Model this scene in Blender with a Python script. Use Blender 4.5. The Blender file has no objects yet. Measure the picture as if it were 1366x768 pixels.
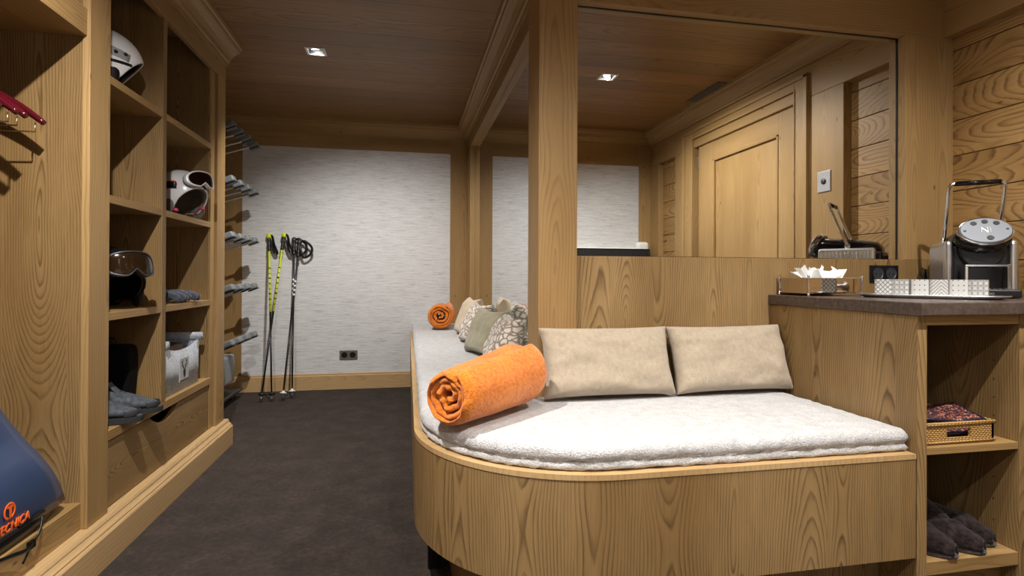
import bpy, bmesh, math, random
from mathutils import Vector, Matrix, noise
random.seed(7)
C = bpy.context.scene.collection
sc = bpy.context.scene
PI = math.pi
R = math.radians

# ---------------------------------------------------------------- camera
def make_camera():
    yaw, pitch, roll = R(11.03), R(.22), R(.25)
    f, cy, H = 731., 364.7, 1.05
    c, s = math.cos(yaw), math.sin(yaw)
    r = Vector((c, -s, 0)); fwd = Vector((s, c, 0)); up = Vector((0, 0, 1))
    f2 = math.cos(pitch)*fwd + math.sin(pitch)*up; u2 = -math.sin(pitch)*fwd + math.cos(pitch)*up
    r3 = math.cos(roll)*r + math.sin(roll)*u2; u3 = -math.sin(roll)*r + math.cos(roll)*u2
    cam = bpy.data.cameras.new('camera'); o = bpy.data.objects.new('camera', cam); C.objects.link(o)
    m = Matrix((r3, u3, -f2)).transposed().to_4x4(); m.translation = Vector((0, 0, H))
    o.matrix_world = m
    cam.sensor_width = 36; cam.lens = f/1366*36; cam.shift_y = -(384-cy)/1366; cam.clip_start = .02
    sc.camera = o
make_camera()
# ---------------------------------------------------------------- light and exposure
sc.view_settings.view_transform = 'Standard'; sc.view_settings.look = 'None'
sc.view_settings.gamma = 1; sc.view_settings.use_curve_mapping = False
sc.view_settings.exposure = 0.9
w = bpy.data.worlds.new('world'); sc.world = w; w.use_nodes = True
w.node_tree.nodes['Background'].inputs[0].default_value = (1, .9, .78, 1)
w.node_tree.nodes['Background'].inputs[1].default_value = 0.1
sc.cycles.max_bounces = 10; sc.cycles.diffuse_bounces = 6; sc.cycles.glossy_bounces = 5
sc.cycles.use_denoising = True
sc.cycles.sample_clamp_indirect = 6
LAMP_COL = (1, .955, .90)
CEIL = 2.46
# x, y, watts, cone degrees, aim offset (dx, dy at floor)
SPOTS = [(-.56, 3.63, 84, 124, (.38, 1.0)), (-.56, 1.12, 128, 136, (-.32, .45)), (1.40, .53, 106, 154, (.52, -.02)),
         (1.86, 1.54, 13, 104, (.3, -.1)), (.42, .95, 22, 130, (.0, .25)), (-.56, -.25, 36, 140, (0, 0)),
         (.42, -.30, 38, 140, (0, 0))]  # last three are unseen lamps, added to raise the ambient light
def aim(o, d):
    o.rotation_euler = Vector(d).to_track_quat('-Z', 'Y').to_euler()
for i, (x, y, wt, cone, (ax, ay)) in enumerate(SPOTS):
    l = bpy.data.lights.new('downlight_or_fill_beam', 'SPOT'); l.energy = wt; l.color = LAMP_COL
    l.spot_size = R(cone); l.spot_blend = .85; l.shadow_soft_size = .018
    o = bpy.data.objects.new('downlight_or_fill_beam', l); C.objects.link(o)
    o.location = (x, y, CEIL-.004); aim(o, (ax, ay, -CEIL))

# ---------------------------------------------------------------- material helpers
def srgb(r, g, b):
    f = lambda c: (c/255/12.92) if c/255 <= .04045 else ((c/255+.055)/1.055)**2.4
    return (f(r), f(g), f(b), 1)
class NT:
    def __init__(s, name):
        s.m = bpy.data.materials.new(name); s.m.use_nodes = True
        s.t = s.m.node_tree; s.p = s.t.nodes['Principled BSDF']
    def n(s, kind, **k):
        nd = s.t.nodes.new(kind)
        for a, v in k.items():
            if a.startswith('i_'): nd.inputs[int(a[2:])].default_value = v
            else: setattr(nd, a, v)
        return nd
    def l(s, a, b): s.t.links.new(a, b)
    def math(s, op, a, b=None, c=None, clamp=False):
        nd = s.n('ShaderNodeMath', operation=op); nd.use_clamp = clamp
        for i, v in enumerate((a, b, c)):
            if v is None: continue
            if isinstance(v, (int, float)): nd.inputs[i].default_value = v
            else: s.l(v, nd.inputs[i])
        return nd.outputs[0]
    def comb(s, x, y, z=0.):
        nd = s.n('ShaderNodeCombineXYZ')
        for i, v in enumerate((x, y, z)):
            if isinstance(v, (int, float)): nd.inputs[i].default_value = v
            else: s.l(v, nd.inputs[i])
        return nd.outputs[0]
    def noise(s, vec, scale=1., detail=2., rough=.5, dim='3D'):
        nd = s.n('ShaderNodeTexNoise', noise_dimensions=dim)
        nd.inputs['Scale'].default_value = scale; nd.inputs['Detail'].default_value = detail; nd.inputs['Roughness'].default_value = rough
        s.l(vec, nd.inputs['Vector'] if dim != '1D' else nd.inputs['W']); return nd.outputs[0]
    def ramp(s, fac, stops, interp='LINEAR'):
        nd = s.n('ShaderNodeValToRGB'); cr = nd.color_ramp; cr.interpolation = interp
        while len(cr.elements) < len(stops): cr.elements.new(.5)
        for e, (p, c) in zip(cr.elements, stops): e.position = p; e.color = c
        s.l(fac, nd.inputs[0]); return nd.outputs[0]
    def mix(s, fac, a, b, mode='MIX'):
        nd = s.n('ShaderNodeMix', data_type='RGBA', blend_type=mode)
        for i, v in ((0, fac), (6, a), (7, b)):
            if isinstance(v, (int, float)): nd.inputs[i].default_value = v
            elif isinstance(v, tuple): nd.inputs[i].default_value = v
            else: s.l(v, nd.inputs[i])
        return nd.outputs[2]
    def bump(s, h, strength=.3, dist=.002):
        nd = s.n('ShaderNodeBump'); nd.inputs['Strength'].default_value = strength; nd.inputs['Distance'].default_value = dist
        s.l(h, nd.inputs['Height']); s.l(nd.outputs[0], s.p.inputs['Normal'])
    def col(s, c):
        if isinstance(c, tuple): s.p.inputs['Base Color'].default_value = c
        else: s.l(c, s.p.inputs['Base Color'])
    def set(s, **k):
        for a, v in k.items(): s.p.inputs[a.replace('_', ' ')].default_value = v
        return s

def wood(name, light, mid, dark, board=.17, freq=95., contrast=1., rough=.5, seam=False, wav=.09, knots=True, specular=.35):
    s = NT(name)
    uv = s.n('ShaderNodeUVMap').outputs[0]; sep = s.n('ShaderNodeSeparateXYZ'); s.l(uv, sep.inputs[0])
    u, v = sep.outputs[0], sep.outputs[1]
    wn = s.noise(s.comb(s.math('MULTIPLY', u, 4), s.math('MULTIPLY', v, 1.6)), 1, 2)
    ub = u if seam else s.math('ADD', u, s.math('MULTIPLY', s.math('SUBTRACT', wn, .5), .04))
    q = s.math('DIVIDE', ub, board); cell = s.math('FLOOR', q)
    wv = s.math('MULTIPLY', s.math('SUBTRACT', s.math('FRACT', q), .5), board)
    wh = s.n('ShaderNodeTexWhiteNoise', noise_dimensions='1D'); s.l(cell, wh.inputs['W']); rnd = wh.outputs[0]
    wc = s.math('ADD', wv, s.math('MULTIPLY', s.math('SUBTRACT', rnd, .5), board*.9))
    d = s.noise(s.comb(s.math('MULTIPLY', v, .9), s.math('MULTIPLY', rnd, 57.)), 1, 1.5)
    d = s.math('MULTIPLY', s.math('SUBTRACT', d, .38), wav*4)
    rr = s.math('SQRT', s.math('ADD', s.math('MULTIPLY', wc, wc), s.math('MULTIPLY', d, d)))
    dist = s.noise(s.comb(s.math('MULTIPLY', u, 22), s.math('MULTIPLY', v, 3.2)), 1, 3)
    ph = s.math('ADD', s.math('MULTIPLY', rr, freq), s.math('MULTIPLY', dist, 1.0))
    fr = s.math('FRACT', ph)
    line = s.ramp(fr, [(0, (0, 0, 0, 1)), (.55, (.22, .22, .22, 1)), (.86, (1, 1, 1, 1)), (1, (0, 0, 0, 1))])
    fine = s.noise(s.comb(s.math('MULTIPLY', u, 420), s.math('MULTIPLY', v, 9)), 1, 3, .6)
    tone = s.noise(s.comb(s.math('MULTIPLY', u, 3.1), s.math('MULTIPLY', v, .55), 3.), 1, 3)
    base = s.mix(s.ramp(tone, [(.32, (0, 0, 0, 1)), (.7, (1, 1, 1, 1))]), light, mid)
    base = s.mix(s.math('MULTIPLY', s.math('MULTIPLY', line, contrast*.8), s.ramp(dist, [(.3, (.35, .35, .35, 1)), (.6, (1, 1, 1, 1))])), base, dark)
    base = s.mix(s.math('MULTIPLY', s.math('SUBTRACT', fine, .45, clamp=True), 1.1*contrast), base, dark)
    if knots:
        vo = s.n('ShaderNodeTexVoronoi', voronoi_dimensions='2D'); vo.inputs['Scale'].default_value = 1
        s.l(s.comb(s.math('MULTIPLY', u, 1.9), s.math('MULTIPLY', v, .9)), vo.inputs['Vector'])
        kn = s.math('MULTIPLY', s.ramp(vo.outputs['Distance'], [(.004, (1, 1, 1, 1)), (.014, (0, 0, 0, 1))]), .7)
        base = s.mix(kn, base, (dark[0]*.35, dark[1]*.3, dark[2]*.3, 1))
    if seam:
        f2 = s.math('FRACT', q)
        e = s.math('MINIMUM', f2, s.math('SUBTRACT', 1., f2))
        sm = s.math('LESS_THAN', e, .004/board)
        base = s.mix(s.math('MULTIPLY', sm, .4), base, (.012, .008, .004, 1))
        tv = s.math('ADD', s.math('MULTIPLY', rnd, .35), .8)
        base = s.mix(1., base, s.comb(tv, tv, tv), 'MULTIPLY')
    s.col(base); s.set(Roughness=rough, Specular_IOR_Level=specular)
    s.bump(s.math('ADD', s.math('MULTIPLY', line, -.5*contrast), s.math('MULTIPLY', fine, -.3)), .35, .0012)
    return s.m
def plain(name, color, rough=.5, metal=0., **k):
    s = NT(name); s.col(color); s.set(Roughness=rough, Metallic=metal, **k); return s.m
def cloth(name, c1, c2, scale=220., bump=.5, dist=.0015, big=6., sheen=.3, rough=.9):
    s = NT(name); tc = s.n('ShaderNodeTexCoord').outputs['Object']
    n1 = s.noise(tc, scale, 3, .7); n2 = s.noise(tc, big, 3)
    s.col(s.mix(s.ramp(s.math('ADD', s.math('MULTIPLY', n1, .7), s.math('MULTIPLY', n2, .3)), [(.36, (0, 0, 0, 1)), (.64, (1, 1, 1, 1))]), c1, c2))
    s.set(Roughness=rough, Sheen_Weight=sheen, Specular_IOR_Level=.15)
    s.bump(s.math('ADD', n1, s.math('MULTIPLY', n2, .5)), bump, dist); return s.m

M = {}
L_, M_, D_ = srgb(178, 146, 98), srgb(152, 120, 74), srgb(90, 64, 33)
M['wood'] = wood('honey spruce', L_, M_, D_, contrast=.55, freq=80, wav=.06)
M['wood_panel'] = wood('brushed spruce veneer', srgb(162, 133, 90), srgb(136, 107, 66), srgb(72, 50, 25), board=.19, contrast=.95, freq=125, wav=.085)
M['wood_frame'] = wood('spruce frame', srgb(174, 142, 95), srgb(147, 116, 72), D_, contrast=.5, freq=90, wav=.05)
M['wood_plank'] = wood('rough sawn plank', srgb(174, 138, 88), srgb(144, 109, 62), srgb(76, 51, 24), board=.16, contrast=1., freq=75, wav=.16)
M['wood_ceiling'] = wood('ceiling boards', srgb(158, 120, 76), srgb(130, 94, 54), srgb(72, 46, 20), board=.2, contrast=.6, freq=40, seam=True, rough=.42)
M['wood_edge'] = wood('pale spruce edge', srgb(200, 168, 122), srgb(184, 150, 104), D_, contrast=.3, freq=60)

def wallpaper():
    s = NT('woven grey wallpaper'); tc = s.n('ShaderNodeTexCoord').outputs['Object']
    mp = s.n('ShaderNodeMapping'); mp.inputs['Scale'].default_value = (7, 7, 95); s.l(tc, mp.inputs[0])
    n1 = s.noise(mp.outputs[0], 1, 4, .6)
    mp2 = s.n('ShaderNodeMapping'); mp2.inputs['Scale'].default_value = (28, 28, 330); s.l(tc, mp2.inputs[0])
    n2 = s.noise(mp2.outputs[0], 1, 2, .6)
    h = s.math('ADD', s.math('MULTIPLY', n1, .65), s.math('MULTIPLY', n2, .35))
    s.col(s.ramp(h, [(.3, srgb(168, 168, 168)), (.46, srgb(208, 209, 210)), (.7, srgb(230, 231, 232))]))
    s.set(Roughness=.7, Sheen_Weight=.1); s.bump(h, .55, .004); return s.m
M['wallpaper'] = wallpaper()
def carpet():
    s = NT('dark brown carpet'); tc = s.n('ShaderNodeTexCoord').outputs['Object']
    n1 = s.noise(tc, 260, 3, .7); n2 = s.noise(tc, 7, 4, .6); n3 = s.noise(tc, 45, 2)
    h = s.math('ADD', s.math('MULTIPLY', n1, .55), s.math('ADD', s.math('MULTIPLY', n2, .25), s.math('MULTIPLY', n3, .2)))
    s.col(s.ramp(h, [(.3, srgb(29, 23, 20)), (.5, srgb(54, 45, 40)), (.7, srgb(90, 77, 68))]))
    s.set(Roughness=1, Sheen_Weight=.08, Specular_IOR_Level=.03); s.bump(n1, .9, .004); return s.m
M['carpet'] = carpet()
M['mirror'] = plain('mirror glass', (.86, .88, .87, 1), .004, 1.)
M['chrome'] = plain('chrome', (.75, .75, .76, 1), .12, 1.)
M['steel'] = plain('brushed steel', (.66, .66, .67, 1), .32, 1.)
M['black'] = plain('black plastic', srgb(16, 16, 18), .35)
M['black_gloss'] = plain('gloss black plastic', srgb(10, 10, 11), .12)
M['dark_grey'] = plain('dark grey plastic', srgb(52, 54, 58), .4)
M['socket'] = plain('grey metal socket plate', srgb(125, 122, 118), .4, .6)
M['white'] = plain('white plastic', srgb(232, 232, 230), .3)
M['paper'] = plain('white paper', srgb(240, 240, 238), .9)
M['glow'] = NT('lamp glow').m
_p = M['glow'].node_tree.nodes['Principled BSDF']; _p.inputs['Emission Color'].default_value = (1, .95, .88, 1); _p.inputs['Emission Strength'].default_value = 22
M['terry'] = cloth('white terry towelling', srgb(176, 176, 177), srgb(224, 224, 225), 190, 1., .006, 30, .3)
M['linen'] = cloth('beige linen', srgb(156, 142, 123), srgb(184, 170, 150), 380, .6, .0012, 60)
M['sage'] = cloth('sage linen', srgb(146, 140, 116), srgb(166, 160, 136), 300, .4, .001, 8)
M['peach'] = cloth('pale sand linen', srgb(196, 176, 150), srgb(212, 194, 170), 300, .4, .001, 8)
M['olive'] = cloth('olive linen', srgb(98, 94, 74), srgb(118, 114, 92), 300, .4, .001, 8)
M['orange'] = cloth('orange brushed wool', srgb(196, 100, 20), srgb(230, 138, 48), 90, .9, .005, 10, .35)
M['felt'] = cloth('grey felt', srgb(128, 134, 144), srgb(186, 192, 200), 90, .6, .002, 20)
M['felt_dark'] = cloth('charcoal felt', srgb(34, 34, 36), srgb(52, 52, 54), 120, .5, .002, 12)
M['glove'] = cloth('slate fabric', srgb(40, 44, 54), srgb(84, 90, 104), 60, .8, .004, 25)
M['shoe'] = cloth('grey shoe leather', srgb(58, 62, 68), srgb(88, 94, 102), 60, .5, .002, 15, .1, .55)
M['sole'] = plain('dark rubber', srgb(40, 42, 45), .7)
M['slipper'] = cloth('dark plush fur', srgb(20, 15, 15), srgb(58, 48, 48), 55, 1., .008, 28, .12, 1.)
M['slipper_edge'] = cloth('mauve grey plush', srgb(62, 54, 56), srgb(92, 83, 85), 90, .8, .004, 20, .2)
M['navy'] = plain('navy coated fabric', srgb(54, 74, 110), .4, 0, Coat_Weight=.3)
M['orange_print'] = plain('orange print', srgb(244, 104, 40), .5)
M['maroon'] = plain('maroon lacquer', srgb(72, 12, 22), .15)
M['bronze'] = plain('bronze metal', (.5, .36, .2, 1), .3, 1.)
M['slab'] = NT('dark brown stone')
_s = M['slab']; _tc = _s.n('ShaderNodeTexCoord').outputs['Object']; _n = _s.noise(_tc, 60, 4, .7)
_s.col(_s.ramp(_n, [(.35, srgb(62, 52, 48)), (.65, srgb(92, 80, 74))])); _s.set(Roughness=.3); M['slab'] = _s.m
def leaf_mat():
    s = NT('leaf pattern linen'); tc = s.n('ShaderNodeTexCoord').outputs['Object']
    n = s.n('ShaderNodeTexNoise'); n.inputs['Scale'].default_value = 9; s.l(tc, n.inputs['Vector'])
    mv = s.n('ShaderNodeVectorMath', operation='MULTIPLY_ADD'); s.l(n.outputs['Color'], mv.inputs[0]); mv.inputs[1].default_value = (.09, .09, .09); s.l(tc, mv.inputs[2])
    mp = s.n('ShaderNodeMapping'); mp.inputs['Scale'].default_value = (20, 20, 36); mp.inputs['Rotation'].default_value = (.7, .4, .3); s.l(mv.outputs[0], mp.inputs[0])
    vo = s.n('ShaderNodeTexVoronoi', feature='DISTANCE_TO_EDGE'); vo.inputs['Scale'].default_value = 1; s.l(mp.outputs[0], vo.inputs['Vector'])
    fine = s.noise(tc, 300, 2)
    s.col(s.ramp(s.math('ADD', vo.outputs['Distance'], s.math('MULTIPLY', s.math('SUBTRACT', fine, .5), .06)), [(.07, srgb(142, 128, 114)), (.16, srgb(222, 212, 200))]))
    s.set(Roughness=.9, Sheen_Weight=.3); s.bump(fine, .3, .001); return s.m
M['leaf'] = leaf_mat()
def wicker():
    s = NT('honey wicker'); tc = s.n('ShaderNodeTexCoord').outputs['Object']; sep = s.n('ShaderNodeSeparateXYZ'); s.l(tc, sep.inputs[0])
    a = s.math('ADD', sep.outputs[0], sep.outputs[1])
    w1 = s.math('SINE', s.math('MULTIPLY', a, 520)); row = s.math('FLOOR', s.math('MULTIPLY', sep.outputs[2], 170))
    w1 = s.math('SINE', s.math('ADD', s.math('MULTIPLY', a, 480), s.math('MULTIPLY', row, PI)))
    w2 = s.math('SINE', s.math('MULTIPLY', sep.outputs[2], 170*2*PI))
    h = s.math('ADD', s.math('MULTIPLY', w1, .25), s.math('MULTIPLY', w2, .25)); h = s.math('ADD', h, .5)
    s.col(s.ramp(h, [(.1, srgb(92, 62, 26)), (.5, srgb(176, 134, 74)), (.9, srgb(214, 176, 112))])); s.set(Roughness=.55); s.bump(h, .8, .003); return s.m
M['wicker'] = wicker()
def cup_mat(kind):
    s = NT('printed porcelain'); uv = s.n('ShaderNodeUVMap').outputs[0]; sep = s.n('ShaderNodeSeparateXYZ'); s.l(uv, sep.inputs[0])
    u, v = sep.outputs[0], sep.outputs[1]; k = 58.
    U = s.math('MULTIPLY', u, k); V = s.math('MULTIPLY', v, k)
    tri = lambda x: s.math('ABSOLUTE', s.math('SUBTRACT', s.math('FRACT', x), .5))
    A = tri(s.math('ADD', U, V)); B = tri(s.math('SUBTRACT', U, V))
    if kind == 0: m = s.math('MINIMUM', A, B); m = s.math('LESS_THAN', m, .11)
    elif kind == 1:
        a = tri(U); b = tri(V); m = s.math('MINIMUM', s.math('MINIMUM', A, B), s.math('MINIMUM', a, b)); m = s.math('LESS_THAN', m, .05)
    elif kind == 2:
        a = tri(U); b = tri(V); m = s.math('LESS_THAN', s.math('SQRT', s.math('ADD', s.math('MULTIPLY', a, a), s.math('MULTIPLY', b, b))), .14)
    else:
        par = s.math('FLOOR', s.math('MULTIPLY', U, .5)); par = s.math('MODULO', s.math('ABSOLUTE', par), 2.)
        m = s.math('LESS_THAN', s.math('ADD', s.math('MULTIPLY', tri(s.math('MULTIPLY', s.math('ADD', U, V), 1.4)), par), s.math('MULTIPLY', tri(s.math('MULTIPLY', s.math('SUBTRACT', U, V), 1.4)), s.math('SUBTRACT', 1., par))), .12)
    s.col(s.mix(s.math('MULTIPLY', m, .8), srgb(200, 200, 198), srgb(84, 84, 86))); s.set(Roughness=.25); return s.m
for k in range(4): M['cup%d' % k] = cup_mat(k)

# ---------------------------------------------------------------- geometry helpers
def uvl(bm): return bm.loops.layers.uv.verify()
def uv_faces(bm, faces, g='z', off=None):
    L = uvl(bm); off = off or (random.uniform(0, 60), random.uniform(0, 60)); gi = 'xyz'.index(g)
    for f in faces:
        f.normal_update(); n = f.normal; a = max(range(3), key=lambda i: abs(n[i]))
        if a == gi: iu, iv = [i for i in range(3) if i != a]
        else: iv = gi; iu = [i for i in range(3) if i not in (a, gi)][0]
        for lp in f.loops: lp[L].uv = (lp.vert.co[iu]+off[0]+(lp.vert.co[a]*.0), lp.vert.co[iv]+off[1])
def box(bm, x0, x1, y0, y1, z0, z1, g='z'):
    v = [bm.verts.new(p) for p in ((x0, y0, z0), (x1, y0, z0), (x1, y1, z0), (x0, y1, z0), (x0, y0, z1), (x1, y0, z1), (x1, y1, z1), (x0, y1, z1))]
    fs = [bm.faces.new([v[i] for i in q]) for q in ((3, 2, 1, 0), (4, 5, 6, 7), (0, 1, 5, 4), (1, 2, 6, 5), (2, 3, 7, 6), (3, 0, 4, 7))]
    uv_faces(bm, fs, g); return bm
def B(*boxes):
    bm = bmesh.new()
    for b in boxes: box(bm, *b)
    return bm
def sweep(bm, prof, p0, p1, out, g, m0=0, m1=0):
    """profile [(d, z)] closed, carried from p0 to p1 (xy), out = outward xy, mitre m0/m1 lengthens ends by m*d"""
    p0, p1, out = Vector(p0), Vector(p1), Vector(out); t = (p1-p0).normalized(); rings = []
    for P, m, sgn in ((p0, m0, -1), (p1, m1, 1)):
        rings.append([bm.verts.new((*(P+out*d+t*(sgn*m*d)), z)) for d, z in prof])
    n = len(prof); fs = []
    for i in range(n): fs.append(bm.faces.new((rings[0][i], rings[0][(i+1) % n], rings[1][(i+1) % n], rings[1][i])))
    fs.append(bm.faces.new(rings[0][::-1])); fs.append(bm.faces.new(rings[1]))
    bmesh.ops.recalc_face_normals(bm, faces=fs)
    uv_faces(bm, fs, g); return bm
def lathe(bm, prof, seg=24, c=(0, 0, 0), axis='z', cap=True):
    rings = []
    for r, h in prof:
        ring = []
        for i in range(seg):
            a = 2*PI*i/seg; p = (r*math.cos(a), r*math.sin(a), h)
            if axis == 'x': p = (p[2], p[0], p[1])
            if axis == 'y': p = (p[0], p[2], p[1])
            ring.append(bm.verts.new(Vector(p)+Vector(c)))
        rings.append(ring)
    fs = []
    for a, b in zip(rings, rings[1:]):
        for i in range(seg): fs.append(bm.faces.new((a[i], a[(i+1) % seg], b[(i+1) % seg], b[i])))
    if cap: fs.append(bm.faces.new(rings[0][::-1])); fs.append(bm.faces.new(rings[-1]))
    bmesh.ops.recalc_face_normals(bm, faces=fs); return bm
def tube(bm, pts, r, seg=10, flat=None):
    """round tube through pts; r scalar or list; flat=(a,b) gives an elliptical strap section"""
    pts = [Vector(p) for p in pts]; rs = r if isinstance(r, (list, tuple)) else [r]*len(pts); rings = []
    up = None
    for i, p in enumerate(pts):
        t = (pts[min(i+1, len(pts)-1)]-pts[max(i-1, 0)]).normalized()
        if up is None: up = Vector((0, 0, 1)) if abs(t.z) < .9 else Vector((1, 0, 0))
        s = t.cross(up).normalized(); up = s.cross(t).normalized()
        a, b = (rs[i], rs[i]) if not flat else flat
        rings.append([bm.verts.new(p+s*math.cos(2*PI*k/seg)*a+up*math.sin(2*PI*k/seg)*b) for k in range(seg)])
    fs = []
    for a, b in zip(rings, rings[1:]):
        for k in range(seg): fs.append(bm.faces.new((a[k], a[(k+1) % seg], b[(k+1) % seg], b[k])))
    fs.append(bm.faces.new(rings[0][::-1])); fs.append(bm.faces.new(rings[-1]))
    bmesh.ops.recalc_face_normals(bm, faces=fs); return bm
def curve_pts(pts, n=8):
    P = [Vector(p) for p in pts]; out = []
    for i in range(len(P)-1):
        a, b, c, d = P[max(i-1, 0)], P[i], P[i+1], P[min(i+2, len(P)-1)]
        for k in range(n):
            t = k/n; out.append(.5*((2*b)+(c-a)*t+(2*a-5*b+4*c-d)*t*t+(3*b-a-3*c+d)*t**3))
    out.append(P[-1]); return out
def obj(name, bm, mat, parent=None, smooth=False, bevel=0., sub=0, world=True, solid=0., seg=2):
    if parent is not None and world: bmesh.ops.translate(bm, verts=bm.verts, vec=-rootloc(parent))
    me = bpy.data.meshes.new(name); bm.to_mesh(me); bm.free()
    me.materials.append(M[mat] if isinstance(mat, str) else mat)
    if smooth:
        for p in me.polygons: p.use_smooth = True
    o = bpy.data.objects.new(name, me); C.objects.link(o); o.parent = parent
    if solid: md = o.modifiers.new('solid', 'SOLIDIFY'); md.thickness = solid; md.offset = 0
    if bevel:
        md = o.modifiers.new('bevel', 'BEVEL'); md.width = bevel; md.segments = seg; md.limit_method = 'ANGLE'; md.angle_limit = R(40)
    if sub: md = o.modifiers.new('sub', 'SUBSURF'); md.levels = sub; md.render_levels = sub
    return o
def rootloc(p):
    v = Vector(p.location)
    while p.parent: p = p.parent; v += Vector(p.location)
    return v
def thing(name, label, cat, loc=(0, 0, 0), rotz=0, group=None):
    o = bpy.data.objects.new(name, None); C.objects.link(o); o.empty_display_size = .05
    o.location = loc; o.rotation_euler = (0, 0, rotz); return tag(o, label, cat, group)
def tag(o, label, cat, group=None):
    o['label'] = label; o['category'] = cat
    if group: o['group'] = group
    return o
def struct(name, bm, mat, parent=None, **k):
    o = obj(name, bm, mat, parent, **k)
    if parent is None: o['kind'] = 'structure'
    return o
def kids(o): return [c for c in bpy.data.objects if c.parent == o]
def dup(o, parent=None):
    ch = kids(o); c = o.copy(); C.objects.link(c); c.parent = parent
    for k in ch: dup(k, c)
    return c

# ---------------------------------------------------------------- room dimensions
XL, XR, YF, YB = -1.66, 2.44, -.89, 5.264
YM = 2.06          # face of the mirror partition
CORN = [(0, 2.335), (.012, 2.335), (.014, 2.35), (.024, 2.354), (.03, 2.372), (.045, 2.395), (.07, 2.414), (.082, 2.418), (.086, 2.43), (.097, 2.436), (.1, 2.46), (0, 2.46)]
BASEP = [(0, 0), (.018, 0), (.018, .125), (.012, .132), (.012, .142), (.006, .147), (0, .147)]

def floor_():
    bm = B((XL-.1, XR+.1, YF-.1, YB+.1, -.1, 0)); struct('floor', bm, 'carpet')
floor_()
HS = .048   # half size of the downlight holes
def ceiling_():
    bm = bmesh.new(); xs = sorted({XL-.1, XR+.1} | {x+s*HS for x, *_ in SPOTS for s in (-1, 1)})
    ys = sorted({YF-.1, YB+.1} | {q[1]+s*HS for q in SPOTS for s in (-1, 1)})
    vs = {}
    def V(x, y):
        if (x, y) not in vs: vs[x, y] = bm.verts.new((x, y, CEIL))
        return vs[x, y]
    for a, b in zip(xs, xs[1:]):
        for c, d in zip(ys, ys[1:]):
            mx, my = (a+b)/2, (c+d)/2
            if any(abs(mx-q[0]) < HS and abs(my-q[1]) < HS for q in SPOTS): continue
            bm.faces.new((V(a, c), V(a, d), V(b, d), V(b, c)))
    ext = bmesh.ops.extrude_face_region(bm, geom=list(bm.faces))
    bmesh.ops.translate(bm, verts=[v for v in ext['geom'] if isinstance(v, bmesh.types.BMVert)], vec=(0, 0, .09))
    bmesh.ops.recalc_face_normals(bm, faces=bm.faces); uv_faces(bm, bm.faces, 'x', (3.3, 7.7)); struct('ceiling', bm, 'wood_ceiling')
ceiling_()
# back wall: plain wall, wallpaper field, framing, skirting, cornice
struct('wall_back', B((XL-.1, XR+.1, YB, YB+.1, 0, CEIL)), 'wallpaper')
struct('trim_1', B((-1.66, -1.43, YB-.012, YB, .147, 2.34), (.42, .58, YB-.012, YB, .147, 2.34), (-1.43, .42, YB-.012, YB, 2.21, 2.34, 'x')), 'wood_frame', bevel=.002)
bm = bmesh.new(); sweep(bm, BASEP, (XL, YB), (.58, YB), (0, -1), 'x'); struct('baseboard_back', bm, 'wood_edge')
bm = bmesh.new(); sweep(bm, CORN, (XL, YB), (.58, YB), (0, -1), 'x', 0, -1); struct('trim_2', bm, 'wood_frame')
# left wall
struct('wall_left', B((XL-.1, XL, YF-.1, YB+.1, 0, CEIL)), 'wood_frame')
bm = bmesh.new(); sweep(bm, BASEP, (XL, 3.70), (XL, YB), (1, 0), 'y', 0, -1); struct('baseboard_left', bm, 'wood_edge')
# front wall, behind the camera (seen in the big mirror)
struct('wall_front', B((XL-.1, XR+.1, YF-.1, YF, 0, CEIL)), 'wallpaper')
struct('trim_3', B((2.27, 2.44, YF, YF+.014, .147, 2.34), (-1.66, -1.5, YF, YF+.014, .147, 2.34), (-1.5, 2.27, YF, YF+.014, 2.14, 2.34, 'x')), 'wood_frame', bevel=.002)
bm = bmesh.new(); sweep(bm, CORN, (XL, YF), (XR-.05, YF), (0, 1), 'x', 0, -1); struct('trim_4', bm, 'wood_frame')
bm = bmesh.new(); sweep(bm, BASEP, (XL, YF), (XR, YF), (0, 1), 'x'); struct('baseboard_front', bm, 'wood_edge')
# right wall: solid wall, plank fields, frames, door
struct('wall_right', B((XR+.012, XR+.112, YF-.1, YM+.15, 0, CEIL)), 'wood_frame')
def planks(name, y0, y1):
    bm = bmesh.new(); z = 0.003-.159*0; zs = [.011+.159*k for k in range(0, 15)]
    for z0 in zs:
        z1 = min(z0+.155, 2.2)
        if z1 > z0: box(bm, XR, XR+.012, y0, y1, z0, z1, 'y')
    struct(name, bm, 'wood_plank', bevel=.002)
planks('trim_5', 1.40, 2.10); planks('trim_6', -.75, -.32)
XF = 2.39
struct('trim_7', B((XF, XR+.012, YF, YM, 2.135, 2.335, 'y')), 'wood_frame', bevel=.003)              # band under the cornice
bm = bmesh.new(); sweep(bm, CORN, (XF, YF), (XF, YM), (-1, 0), 'y', -1, -1); struct('trim_8', bm, 'wood_frame')
struct('trim_9', B((XF, XR+.012, 1.31, 1.57, 0, 2.135)), 'wood_frame', bevel=.003)
struct('trim_10', B((XF, XR+.012, -.37, -.20, 0, 2.135), (XF, XR+.012, YF, -.70, 0, 2.135)), 'wood_frame', bevel=.003)
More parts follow.
